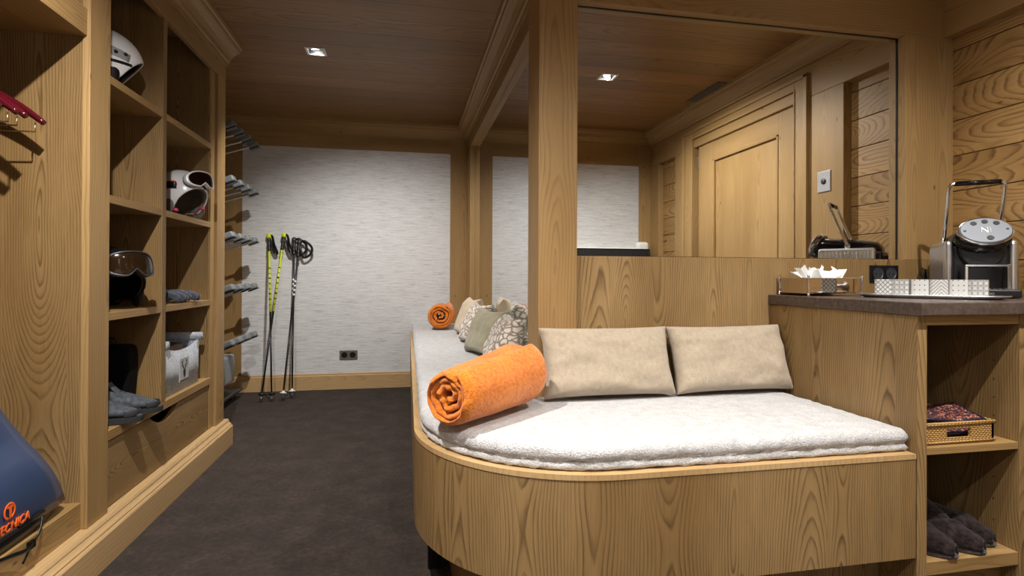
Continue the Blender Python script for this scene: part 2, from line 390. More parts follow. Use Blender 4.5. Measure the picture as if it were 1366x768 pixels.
def door():
    d = thing('door_1', None, None); del d['label']; del d['category']; d['kind'] = 'structure'; d.location = (XF+.03, .6, 0)
    casp = lambda: None
    bm = bmesh.new()
    for y0, y1 in ((-.20, -.04), (1.19, 1.31)):
        box(bm, XF-.014, XF+.05, y0, y1, 0, 2.28); box(bm, XF-.024, XF-.01, y0 if y0 < 0 else y1-.03, (y0+.03) if y0 < 0 else y1, 0, 2.28)
        yc = y1-.012 if y0 < 0 else y0; box(bm, XF-.02, XF-.01, yc, yc+.012, 0, 2.215)
    box(bm, XF-.014, XF+.05, -.04, 1.19, 2.205, 2.28, 'y'); box(bm, XF-.024, XF-.01, -.20, 1.31, 2.26, 2.285, 'y'); box(bm, XF-.02, XF-.01, -.05, 1.2, 2.205, 2.217, 'y')
    obj('casing', bm, 'wood_frame', d, bevel=.003)
    X = XF+.022; y0, y1, zt = .0, 1.17, 2.19
    bm = B((X, X+.035, y0, y0+.22, .01, zt), (X, X+.035, y1-.17, y1, .01, zt), (X, X+.035, y0+.22, y1-.17, zt-.2, zt, 'y'), (X, X+.035, y0+.22, y1-.17, .01, .22, 'y'), (X, X+.035, y0+.22, y1-.17, .92, 1.06, 'y'))
    leaf = obj('leaf', bm, 'wood_frame', d, bevel=.002)
    for za, zb in ((1.06, zt-.2), (.22, .92)):
        bm = B((X+.014, X+.03, y0+.22, y1-.17, za, zb))
        obj('panel', bm, 'wood_frame', d)
        bm = bmesh.new(); a, b = y0+.22, y1-.17
        box(bm, X-.006, X+.016, a, a+.018, za, zb); box(bm, X-.006, X+.016, b-.018, b, za, zb); box(bm, X-.006, X+.016, a, b, zb-.018, zb, 'y'); box(bm, X-.006, X+.016, a, b, za, za+.018, 'y')
        obj('moulding', bm, 'wood_frame', d, bevel=.004)
    for z in (1.95, .25):
        obj('hinge', B((X-.012, X, -.012, .012, z, z+.1)), 'steel', d, bevel=.003)
    bm = bmesh.new(); lathe(bm, [(.026, 0), (.026, .008), (.01, .01), (.01, .05)], 20, (X-.0, 1.10, 1.0), 'x'); bmesh.ops.scale(bm, vec=(-1, 1, 1), verts=bm.verts, space=Matrix.Translation((-X, 0, 0)))
    tube(bm, [(X-.045, 1.10, 1.0), (X-.045, .99, 1.0)], .009); bmesh.ops.recalc_face_normals(bm, faces=bm.faces)
    h = obj('door_handle', bm, 'steel', d, smooth=True)
door()

# ---------------------------------------------------------------- partition with the mirrors
struct('wall_partition', B((.63, .71, 2.20, YB, 0, CEIL), (.655, XR+.1, 2.11, 2.21, 0, CEIL)), 'wood_frame')
struct('trim_11', B((.655, XR+.012, YM, 2.11, 0, 1.128)), 'wood_panel', bevel=.002)                 # panel under the mirror
struct('trim_12', B((.655, XR, YM, 2.11, 2.132, CEIL, 'x'), (2.187, XR+.012, YM, 2.11, 1.128, 2.132)), 'wood_frame', bevel=.002)
bm = bmesh.new(); sweep(bm, CORN, (.60, YM), (XF, YM), (0, -1), 'x', 0, -1); struct('trim_13', bm, 'wood_frame')
struct('trim_14', B((.50, .655, 2.04, 2.222, 0, CEIL)), 'wood', bevel=.003)                          # square post at the corner
struct('trim_15', B((.58, .63, 4.99, YB, 0, CEIL), (.58, .63, 2.222, 4.99, 2.236, CEIL, 'y'), (.58, .63, 2.222, 4.99, 0, .60, 'y')), 'wood_frame', bevel=.002)
bm = bmesh.new(); sweep(bm, CORN, (.58, 2.222), (.58, YB), (-1, 0), 'y', 0, -1); struct('trim_16', bm, 'wood_frame')
def mirrors():
    o = obj('wall_mirror', B((.664, 2.183, 2.104, 2.1095, 1.132, 2.128)), 'mirror'); tag(o, 'wide wall mirror above the sofa bench and counter, showing a door', 'mirror')
    obj('edge_strip', B((.6555, .664, 2.100, 2.109, 1.129, 2.131), (2.1825, 2.1865, 2.100, 2.109, 1.129, 2.131), (.664, 2.1825, 2.100, 2.109, 2.1275, 2.131)), 'black', o)
    o = obj('wall_mirror', B((.624, .6295, 2.226, 4.986, .604, 2.232)), 'mirror'); tag(o, 'tall mirror on the side wall behind the patterned cushions', 'mirror')
mirrors()

# ---------------------------------------------------------------- left storage cabinet
def cabinet():
    X, XS = -1.09, -1.11
    t = thing('storage_cabinet', 'tall honey wood cabinet along the left wall with open cubbies, crown and plinth', 'cabinet', ((XL+X)/2, 2.4, 0))
    Y0, Y1 = .95, 3.645
    obj('back_panel', B((XL+.002, XL+.014, Y0, Y1, .1, 2.4)), 'wood_panel', t)
    pil = [(Y0, Y0+.13), (2.172, 2.308), (3.505, 3.645)]
    for a, b in pil: obj('pilaster', B((X-.025, X, a, b, .156, 2.235)), 'wood', t, bevel=.002)
    for a, b in ((Y0, Y0+.025), (2.175, 2.2), (2.285, 2.31), (2.787, 2.829), (3.43, 3.455), (3.62, 3.645)):
        f = XS+.002 if not a == 2.787 else XS+.008
        obj('side_panel', B((XL+.014, X-.022 if a != 2.787 else XS+.01, a, b, .12 if a != 2.787 else .455, 2.4)), 'wood_panel', t, bevel=.0015)
    obj('face_stile', B((XS-.02, XS+.004, 3.44, 3.51, .156, 2.24)), 'wood', t, bevel=.001)
    XB = XL+.014
    for z in (1.772, 1.319, .872):
        for a, b in ((2.31, 2.787), (2.829, 3.44)): obj('shelf', B((XB, XS+.008, a, b, z, z+.031, 'y')), 'wood', t, bevel=.0015)
    obj('shelf', B((XB, XS+.01, 2.31, 3.44, .418, .455, 'y')), 'wood', t, bevel=.0015)
    obj('shelf', B((XB, XS+.01, Y0+.025, 2.175, 1.885, 1.98, 'y')), 'wood', t, bevel=.0015)
    obj('base_box', B((XB, XS+.0, Y0+.025, 2.175, .10, .25, 'y')), 'wood', t, bevel=.002)
    # drawer front with a finger scoop
    bm = bmesh.new(); y0, y1, z0, z1 = 2.312, 3.44, .16, .41; top = []
    ys = [y0]+[2.70+.30*i/24 for i in range(25)]+[y1]
    for y in ys:
        k = 0
        if 2.70 < y < 3.0: s_ = (y-2.70)/.30; k = .052*(math.sin(PI*s_)**.8)
        top.append((y, z1-k))
    for xx in (XS, XS-.02): pass
    fr = [bm.verts.new((XS, y, z)) for y, z in top]; bk = [bm.verts.new((XS-.02, y, z)) for y, z in top]
    fb = [bm.verts.new((XS, y, z0)) for y, z in top]; bb = [bm.verts.new((XS-.02, y, z0)) for y, z in top]
    for i in range(len(top)-1):
        bm.faces.new((fb[i], fb[i+1], fr[i+1], fr[i])); bm.faces.new((fr[i], fr[i+1], bk[i+1], bk[i])); bm.faces.new((bb[i+1], bb[i], bk[i], bk[i+1])); bm.faces.new((fb[i+1], fb[i], bb[i], bb[i+1]))
    bm.faces.new((fb[0], fr[0], bk[0], bb[0])); bm.faces.new((fr[-1], fb[-1], bb[-1], bk[-1]))
    bmesh.ops.recalc_face_normals(bm, faces=bm.faces); uv_faces(bm, bm.faces, 'y'); obj('drawer_front', bm, 'wood_panel', t)
    # frieze, crown, plinth
    obj('frieze', B((X-.03, X, Y0, Y1, 2.235, 2.40, 'y')), 'wood_frame', t, bevel=.003)
    bm = bmesh.new(); sweep(bm, [(d, z-.003) for d, z in CORN], (X, Y0), (X, Y1), (1, 0), 'y', 0, 0)
    obj('crown', bm, 'wood_frame', t)
    obj('top_panel', B((XL+.002, X, Y0, Y1, 2.40, 2.455, 'y')), 'wood_frame', t)
    pl = [(-.03, 0), (.045, 0), (.045, .112), (.041, .118), (.036, .12), (.036, .126), (.026, .134), (.022, .14), (.022, .146), (.017, .155), (-.03, .156)]
    bm = bmesh.new(); sweep(bm, pl, (X, Y0), (X, Y1+.03), (1, 0), 'y'); obj('plinth', bm, 'wood_edge', t)
    bm = B((XL+.01, X-.03, Y1-.02, Y1+.03, 0, .156)); obj('plinth_end', bm, 'wood_edge', t)
    # hanging rail in the wardrobe bay
    bm = bmesh.new(); tube(bm, [(-1.40, Y0+.025, 1.735), (-1.40, 2.175, 1.735)], .0125, 14); obj('hanging_rail', bm, 'chrome', t, smooth=True)
    return t
cabinet()

def hanger():
    t = thing('coat_hanger', 'x', 'coat hanger', (-1.40, 0, 1.735)); bm = bmesh.new()
    sh = curve_pts([(-.215, 0, -.185), (-.15, 0, -.135), (-.06, 0, -.085), (0, 0, -.073), (.06, 0, -.085), (.15, 0, -.135), (.215, 0, -.185)], 5)
    tube(bm, sh, [.009+.006*math.sin(PI*i/(len(sh)-1)) for i in range(len(sh))], 12); obj('shoulder', bm, 'maroon', t, smooth=True, world=False)
    bm = bmesh.new(); tube(bm, [(-.19, 0, -.185), (-.19, 0, -.215), (.19, 0, -.215), (.19, 0, -.185)], .0025, 8); obj('trouser_bar', bm, 'bronze', t, smooth=True, world=False)
    hk = [(0, 0, -.075), (0, 0, -.028)]+[(.0165*math.cos(a), 0, .003+.0165*math.sin(a)) for a in [R(-90+12*k) for k in range(0, 20)]]
    bm = bmesh.new(); tube(bm, hk, .0022, 8); obj('hook', bm, 'chrome', t, smooth=True, world=False); return t
h0 = hanger(); txt = ['nearest the side panel', 'second from the side panel', 'third from the side panel', 'farthest from the side panel']
for i in range(4):
    o = h0 if i == 0 else dup(h0); o.location = (-1.40+random.uniform(-.004, .004), 2.08-.062*i, 1.735-.0); o.rotation_euler.z = R([2, -3, 3, -1, 2, -4][i])
    tag(o, 'maroon coat hanger on the wardrobe rail, '+txt[i], 'coat hanger', 'maroon hangers in the wardrobe bay')

# ---------------------------------------------------------------- sofa bench
def bench_path(off=0., r=.55, n=22, back=YB-.004, right=1.508):
    """outline from the back wall, round the corner, to the right end; off pushes inward"""
    cx, cy = .585, 1.935; pts = [(.05+off, back)]
    for k in range(9): y = 4.8-(4.8-cy)*k/9; pts.append((.035+.015*(y-cy)/(back-cy)+off, y))
    for k in range(n+1):
        a = PI+PI/2*k/n; pts.append((cx+(r-off)*math.cos(a), cy+(r-off)*math.sin(a)))
    for k in range(1, 6): pts.append((cx+(right-cx)*k/5, 1.385+off))
    return pts
def band(path_o, path_i, z0, z1):
    bm = bmesh.new(); L = uvl(bm); n = len(path_o); s_ = [0]
    for a, b in zip(path_o, path_o[1:]): s_.append(s_[-1]+math.hypot(b[0]-a[0], b[1]-a[1]))
    V = [[bm.verts.new((*p, z)) for p in pth] for pth, z in ((path_o, z0), (path_o, z1), (path_i, z1), (path_i, z0))]
    for j in range(4):
        A, Bq = V[j], V[(j+1) % 4]
        for i in range(n-1):
            f = bm.faces.new((A[i], A[i+1], Bq[i+1], Bq[i]))
            for lp in f.loops:
                k = i if lp.vert in (A[i], Bq[i]) else i+1
                lp[L].uv = (s_[k]+12.3, lp.vert.co.z+4.4) if j in (0, 2) else (lp.vert.co.z+(lp.vert in Bq)*.03+1.2, s_[k])
    bm.faces.new([V[j][0] for j in range(4)][::-1]); bm.faces.new([V[j][-1] for j in range(4)])
    bmesh.ops.recalc_face_normals(bm, faces=bm.faces); return bm
def bench():
    t = thing('sofa_bench', 'long L shaped wooden sofa bench with a rounded front corner', 'bench', (.6, 1.7, 0))
    o = obj('front_panel', band(bench_path(), bench_path(.025), .208, .505), 'wood_panel', t)
    obj('lip', band(bench_path(-.002), bench_path(.05), .505, .52), 'wood_edge', t)
    def slab(z0, z1, off, g='y'):
        p = bench_path(off)
        bm = bmesh.new(); out = p+[(1.508, 2.058), (.655, 2.058), (.655, 2.038), (.498, 2.038), (.498, 2.225), (.578, 2.225), (.578, YB-.004)]
        a = [bm.verts.new((*q, z0)) for q in out]; b = [bm.verts.new((*q, z1)) for q in out]
        bm.faces.new(a[::-1]); bm.faces.new(b)
        for i in range(len(out)): bm.faces.new((a[i], a[(i+1) % len(out)], b[(i+1) % len(out)], b[i]))
        bmesh.ops.recalc_face_normals(bm, faces=bm.faces); uv_faces(bm, bm.faces, g); return bm
    obj('seat_board', slab(.488, .503, .026), 'wood', t)
    obj('bottom_board', slab(.21, .225, .026), 'wood', t)
    pp = bench_path(.13); obj('plinth', band([(x, y) for x, y in pp], [(x+.0, y) for x, y in bench_path(.15)], 0, .209), 'wood_panel', t)
    for x, y in ((.085, 1.98), (.085, 4.6), (.62, 1.455)):
        obj('leg', B((x, x+.045, y, y+.045, 0, .209)), 'black', t, bevel=.003)
bench()
def mattress():
    def outline(off):
        p = bench_path(.022+off, back=YB-.008-off, right=1.498-off); r = [(1.498-off, 2.050-off)]
        r += [(.66, 2.050-off), (.60, 2.032-off), (.492-off, 2.030-off), (.490-off, 2.06), (.490-off, 2.20), (.492-off, 2.24), (.53-off*.7, 2.27), (.57-off, 2.30)]
        r += [(.57-off, 2.3+(YB-.01-off-2.3)*k/8) for k in range(1, 9)]
        out = []
        P = p+r
        for i, a in enumerate(P):
            b = P[(i+1) % len(P)]; d = math.hypot(b[0]-a[0], b[1]-a[1]); n = max(1, int(d/.025)) if 'x' else 1
            n = 1 if d < .03 else int(round(d/.02))
            seg_n.setdefault(i, n); n = seg_n[i]
            for k in range(n): out.append((a[0]+(b[0]-a[0])*k/n, a[1]+(b[1]-a[1])*k/n))
        return out
    seg_n = {}
    prof = [(.012, .5205), (.002, .524), (-.002, .532), (.001, .541), (.005, .546), (.0, .551), (-.004, .560), (-.003, .572), (.003, .582), (.012, .589), (.026, .592), (.06, .5935)]
    bm = bmesh.new(); rings = []
    for j, (off, z) in enumerate(prof):
        ring = []
        for x, y in outline(off):
            k = .0018 if j < len(prof)-1 else 0
            ring.append(bm.verts.new((x+random.gauss(0, k), y+random.gauss(0, k), max(z+random.gauss(0, k*.7)+(.002*noise.noise((x*9, y*9, j*.3)) if 0 < j < 10 else 0), .5205))))
        rings.append(ring)
    n = len(rings[0])
    for a, b in zip(rings, rings[1:]):
        for i in range(n): bm.faces.new((a[i], a[(i+1) % n], b[(i+1) % n], b[i]))
    bm.faces.new(rings[-1]); bm.faces.new(rings[0][::-1])
    bmesh.ops.recalc_face_normals(bm, faces=bm.faces)
    o = obj('mattress', bm, 'terry', smooth=True); tag(o, 'white terry covered mattress pad on the L shaped bench', 'mattress')
mattress()

def cushion(name, label, mat, center, wdir, udir, W, H, T=.12, ear=.10, group=None, seed=0):
    wdir, udir = Vector(wdir).normalized(), Vector(udir).normalized(); n = wdir.cross(udir).normalized(); udir = n.cross(wdir)
    bm = bmesh.new(); N = 26; vs = {}
    for s_ in (1, -1):
        for i in range(N+1):
            for j in range(N+1):
                u, v = i/N*2-1, j/N*2-1; edge = i in (0, N) or j in (0, N)
                if s_ == -1 and edge: vs[s_, i, j] = vs[1, i, j]; continue
                pull = 1-ear*(1-abs(u)**3)*abs(v)**2.2, 1-ear*(1-abs(v)**3)*abs(u)**2.2
                x = u*W/2*pull[1]; y = v*H/2*pull[0]
                th = T/2*((1-u**4)*(1-v**4))**.42 if not edge else 0
                wr = noise.noise((u*2.2+seed, v*2.2, s_*3.))*.012+noise.noise((u*5+seed, v*5, s_*7.))*.005
                th = max(th+(wr if not edge else 0)*min(1, th/.02), 0)
                c = 1-abs(abs(u)-abs(v)); cor = max(0, abs(u*v)-.55)
                p = wdir*x+udir*y+n*(s_*th+noise.noise((u*3+seed*2, v*3, 5))*.006*(1 if edge else 0))
                vs[s_, i, j] = bm.verts.new(p)
    for s_ in (1, -1):
        for i in range(N):
            for j in range(N):
                q = [vs[s_, i, j], vs[s_, i+1, j], vs[s_, i+1, j+1], vs[s_, i, j+1]]
                bm.faces.new(q if s_ == 1 else q[::-1])
    bmesh.ops.recalc_face_normals(bm, faces=bm.faces)
    o = obj(name, bm, mat, smooth=True, sub=1); o.location = center; return tag(o, label, 'cushion', group)
cushion('cushion', 'plain beige rectangular cushion beside the large orange blanket roll', 'linen', (.752, 1.965, .728), (1, .0, 0), (0, .36, 1), .535, .275, .12, .07, 'beige cushions', 1)
cushion('cushion', 'plain beige rectangular cushion against the counter side panel', 'linen', (1.262, 1.968, .728), (1, .0, .008), (-.02, .36, 1), .52, .275, .12, .07, 'beige cushions', 5)
cushion('cushion', 'leaf patterned cushion in front of the plain sage cushion, nearest the corner post', 'leaf', (.487, 2.74, .715), (.05, 1, 0), (.50, 0, 1), .46, .29, .13, .16, 'cushions on the long side', 9)
cushion('cushion', 'plain sage cushion leaning on the leaf patterned one', 'sage', (.462, 3.13, .722), (-.25, 1, 0), (.42, .1, 1), .40, .30, .12, .18, 'cushions on the long side', 13)
cushion('cushion', 'leaf patterned cushion behind the plain sage cushion', 'leaf', (.465, 3.62, .728), (-.15, 1, 0), (.42, 0, 1), .42, .31, .12, .18, 'cushions on the long side', 17)
cushion('cushion', 'pale sand cushion farthest along the bench, next to the small orange roll', 'peach', (.475, 4.12, .735), (-.1, 1, 0), (.35, 0, 1), .42, .32, .12, .18, 'cushions on the long side', 21)

def blanket(label, c0, c1, Rr, seed=0, turns=3.6, taper=(1, 1)):
    c0, c1 = Vector(c0), Vector(c1); ax = (c1-c0); Ln = ax.length; ax.normalize(); up = Vector((0, 0, 1)); sd = ax.cross(up).normalized()
    n = 150; th = Rr/(turns+.55)*.80; bm = bmesh.new(); NS = 26
    def sec(t, s_, inner):
        a = 2*PI*turns*t+PI*1.15; r = .006+(Rr-.006-th*.5)*t**.85
        r += (th*.5 if not inner else -th*.42)
        wob = noise.noise((math.cos(a)*1.3+seed, math.sin(a)*1.3, s_*2.5+t*2))*.012*(1.2-t)+noise.noise((a*.7, seed, s_*5))*.006*(1.3-t)
        r = max(r+wob, .002); bulge = 1
        return r, a
    rings = []
    for k in range(NS+1):
        s_ = k/NS; ring = []
        endt = min(1, min(s_, 1-s_)*9)
        outl = [(i/n, False) for i in range(n+1)]+[(1-i/n, True) for i in range(n+1)]
        for t, inner in outl:
            r, a = sec(t, s_, inner); r *= (1-.10*(1-endt)**2) if t > .7 else 1
            inset = .0
            off = noise.noise((math.cos(a)*2+seed, math.sin(a)*2, t*4))*.012+(.016*(1-t) if k in (0, NS) else 0)
            soft = .006*((-1) if inner else 1) if k in (0, NS) else 0
            p = c0+ax*(Ln*s_+(off+(0 if k == 0 else 0))*(1 if s_ < .5 else -1)*(1 if s_ in (0, 1) else .4))
            r2 = r-soft
            z = math.sin(a)*r2; x = math.cos(a)*r2
            z = max(z*(.97), -Rr*.985)
            x *= 1.03; tp = taper[0]+(taper[1]-taper[0])*s_; x *= tp; z = (z+Rr*.985)*tp-Rr*.985
            fz = noise.noise((p.x*14, p.y*14, a*1.5+seed))*.003
            ring.append(bm.verts.new(p+sd*(x+fz)+up*(z+fz)))
        rings.append(ring)
    m = len(rings[0])
    for A, Bq in zip(rings, rings[1:]):
        for i in range(m): bm.faces.new((A[i], A[(i+1) % m], Bq[(i+1) % m], Bq[i]))
    for ring in (rings[0], rings[-1]):   # close the felt edge strip of the spiral
        for i in range(n):
            bm.faces.new((ring[i], ring[i+1], ring[m-2-i], ring[m-1-i]))
    bmesh.ops.recalc_face_normals(bm, faces=bm.faces)
    loc = Vector((c0.x, c0.y, .594)); bmesh.ops.translate(bm, verts=bm.verts, vec=-loc)
    o = obj('rolled_blanket', bm, 'orange', smooth=True); o.location = loc; return tag(o, label, 'blanket', 'orange blankets')
blanket('large rolled orange wool blanket at the rounded corner of the bench', (.115, 1.615, .702), (.405, 1.895, .702), .108, 1, taper=(.90, 1.13))
blanket('smaller looking rolled orange blanket at the far end of the bench by the back wall', (.285, 4.56, .712), (.33, 4.98, .712), .12, 7)

# ---------------------------------------------------------------- counter unit, worktop
ZT = .975
def counter():
    t = thing('counter_unit', 'wooden counter unit with open shelves at the right end of the bench', 'cabinet', (1.95, 1.75, 0))
    zt = .935; y0, y1 = 1.383, YM-.002
    obj('side_panel', B((1.512, 1.546, y0, y1, 0, zt)), 'wood_panel', t, bevel=.0015)
    obj('side_panel', B((1.893, 1.93, y0, y1, 0, zt)), 'wood_panel', t, bevel=.0015)
    obj('back_panel', B((1.546, 1.893, y1-.015, y1, .1, zt)), 'wood_panel', t)
    obj('shelf', B((1.547, 1.892, y0+.003, y1-.016, .513, .535, 'x')), 'wood', t, bevel=.001)
    obj('shelf', B((1.547, 1.892, y0+.003, y1-.016, .150, .19, 'x')), 'wood', t, bevel=.001)
    obj('top_rail', B((1.546, 1.893, y0+.002, y0+.022, .905, zt, 'x')), 'wood', t, bevel=.001)
    obj('plinth', B((1.546, 2.385, y0+.06, y0+.08, 0, .149, 'x')), 'wood_panel', t)
    d = obj('door', B((1.934, 2.384, y0, y0+.02, .15, .93)), 'wood_panel', t, bevel=.0015)
    bm = bmesh.new(); lathe(bm, [(.006, 0), (.006, -.012), (.014, -.018), (.014, -.026), (.008, -.03)], 16, (1.975, y0, .62), 'y'); obj('knob', bm, 'steel', d, smooth=True)
    for z in (.60, .66, .72, .78, .26, .33, .40):   # shelf pin holes
        bm = bmesh.new(); lathe(bm, [(.003, 0), (.0025, -.0006)], 8, (1.893, 1.46, z), 'x'); obj('pin_hole', bm, 'dark_grey', t)
    o = obj('worktop', B((1.500, 2.386, 1.358, YM-.002, .936, ZT, 'x'), (2.386, 2.436, 1.575, YM-.002, .936, ZT, 'x')), 'slab', bevel=.003); tag(o, 'dark brown stone worktop on the counter unit', 'worktop')
counter()

def coffee_machine():
    t = thing('coffee_machine', 'silver and black capsule coffee machine with a tall chrome handle on the counter', 'coffee machine', (2.225, 1.805, ZT), R(-37)); t.scale = (.94, .96, .98)
    # local: front is -y, width along x
    def P(name, bm, mat, par=None, **k): return obj(name, bm, mat, par or t, world=False, **k)
    P('base', B((-.098, .098, -.17, .17, 0, .02)), 'black', bevel=.006)
    P('core', B((-.092, .092, -.125, .15, .02, .205)), 'black', bevel=.012, seg=3)
    for s_ in (-1, 1):
        x0, x1 = (.088, .118) if s_ > 0 else (-.118, -.088)
        P('side_panel', B((x0, x1, -.135, .125, .012, .222)), 'steel', bevel=.018, seg=4)
        bm = bmesh.new()
        for k in range(13):
            y = -.115+.0175*k; xx = s_*.118; tube(bm, [(xx, y, .03), (xx, y, .195), (xx-s_*.012, y, .219)], .0042, 8)
        P('rib', bm, 'steel', smooth=True)
    # head: sloping barrel with an oval silver control face
    bm = bmesh.new(); n = 40; rings = []
    for y, rx, rz, cz in ((-.165, .088, .052, .232), (-.13, .092, .056, .226), (-.06, .09, .052, .224), (.05, .086, .045, .222), (.12, .078, .036, .218), (.14, .06, .02, .212)):
        rings.append([bm.verts.new((rx*math.cos(2*PI*i/n), y+(cz-.23)*0+.55*rz*math.sin(2*PI*i/n)*(1 if y < -.1 else 0), cz+rz*math.sin(2*PI*i/n))) for i in range(n)])
    for a, b in zip(rings, rings[1:]):
        for i in range(n): bm.faces.new((a[i], a[(i+1) % n], b[(i+1) % n], b[i]))
    bm.faces.new(rings[0][::-1]); bm.faces.new(rings[-1]); bmesh.ops.recalc_face_normals(bm, faces=bm.faces)
    P('head', bm, 'black_gloss', smooth=True)
    # black spout drum below the head
    bm = bmesh.new(); lathe(bm, [(.07, -.15), (.075, -.14), (.075, -.06)], 36, (0, 0, .185), 'y'); P('spout_drum', bm, 'black', smooth=True, bevel=.003)
    tilt = Matrix.Translation((.004, -.172, .256)) @ Matrix.Rotation(R(62), 4, 'X')
    def disc(rx, ry, z0, z1, cx=0, cy=0, edge=.003):
        bm = bmesh.new(); rg = []
        for z, e in ((z0, 0), (z1-edge, 0), (z1, edge)):
            rg.append([bm.verts.new(tilt @ Vector((cx+(rx-e)*math.cos(2*PI*i/40), cy+(ry-e)*math.sin(2*PI*i/40), z))) for i in range(40)])
        for a, b in zip(rg, rg[1:]):
            for i in range(40): bm.faces.new((a[i], a[(i+1) % 40], b[(i+1) % 40], b[i]))
        bm.faces.new(rg[0][::-1]); bm.faces.new(rg[-1]); bmesh.ops.recalc_face_normals(bm, faces=bm.faces); return bm
    P('bezel', disc(.090, .062, -.03, .0), 'chrome', smooth=False, bevel=.004)
    face = P('control_face', disc(.083, .056, -.005, .004), plain('silver face', srgb(112, 116, 122), .5, .5))
    for cx, cy, r in ((-.036, .031, .0105), (0, .038, .0105), (.036, .031, .0105), (.010, -.034, .0115), (-.067, -.002, .005), (.067, .004, .005)):
        P('button', disc(r, r*.85, .003, .006, cx, cy, .001), 'black' if r > .01 else 'dark_grey', face)
    bm = bmesh.new()   # interlaced letter emblem drawn as strokes
    for a, b in (((-.014, -.009), (-.014, .011)), ((-.014, .011), (.006, -.009)), ((.006, -.009), (.006, .011)), ((.0, .011), (.014, .011)), ((.014, .011), (.014, -.007))):
        tube(bm, [tilt @ Vector((*a, .0045)), tilt @ Vector((*b, .0045))], .0012, 6)
    P('emblem', bm, 'steel', face)
    # handle
    bm = bmesh.new(); hp = []
    for s_ in (-1, 1):
        tube(bm, curve_pts([(s_*.092, .0, .235), (s_*.092, -.045, .34), (s_*.090, -.082, .437), (s_*.074, -.087, .452)], 6), .0075, 12)
    P('handle', bm, 'chrome', smooth=True)
    bm = bmesh.new(); tube(bm, [(-.076, -.087, .452), (.076, -.087, .452)], .0098, 14); P('grip', bm, 'black_gloss', smooth=True)
    for s_ in (-1, 1):
        bm = bmesh.new(); lathe(bm, [(.012, -.006), (.014, 0), (.012, .006)], 18, (s_*.096, .0, .232), 'x'); P('pivot', bm, 'chrome', smooth=True)
    # cup bay frame and drip tray
    bm = bmesh.new(); box(bm, -.07, .07, -.21, -.15, .118, .126); box(bm, -.07, -.060, -.21, -.15, .03, .118); box(bm, .060, .07, -.21, -.15, .03, .118)
    P('cup_frame', bm, 'chrome', bevel=.002)
    P('cup_bay', B((-.058, .058, -.155, -.12, .02, .116)), 'black_gloss')
    bm = B((-.094, .094, -.245, -.13, .002, .034)); tray = P('drip_tray', bm, 'black', bevel=.006)
    bm = bmesh.new()
    for k in range(9): box(bm, -.07+.0165*k, -.064+.0165*k, -.235, -.15, .033, .036)
    P('grille', bm, 'steel', tray)
    text('NESPRESSO', tray, .011, Matrix.Translation((-.045, -.2455, .014)) @ Matrix.Rotation(PI/2, 4, 'X'), 'steel')
    # water tank at the rear
    tank = plain('smoked tank', srgb(30, 32, 36), .1, 0, Transmission_Weight=.35)
    P('water_tank', B((-.085, .085, .135, .198, .02, .165)), tank, bevel=.02, seg=4)
    P('tank_lid', B((-.087, .087, .133, .200, .163, .186)), 'black', bevel=.008, seg=3)
    bm = bmesh.new(); tube(bm, [Vector(q) for q in curve_pts([(-.11, .12, .02), (-.135, .13, .06), (-.13, .15, .11), (-.122, .16, .05), (-.12, .165, .01)], 6)], .006, 10)
    P('power_cord', bm, 'black', smooth=True)
def text(s_, parent, size, mat4, mat, extrude=.0006, name='lettering', shear=0., font_scale=1.):
    cu = bpy.data.curves.new('lettering', 'FONT'); cu.body = s_; cu.size = size; cu.extrude = extrude; cu.shear = shear; cu.offset = size*.012
    tmp = bpy.data.objects.new('tmp', cu); C.objects.link(tmp); bpy.context.view_layer.update()
    me = bpy.data.meshes.new_from_object(tmp.evaluated_get(bpy.context.evaluated_depsgraph_get())); bpy.data.objects.remove(tmp)
    me.transform(mat4); me.materials.clear(); me.materials.append(M[mat]); o = bpy.data.objects.new(name, me); C.objects.link(o); o.parent = parent; return o
coffee_machine()

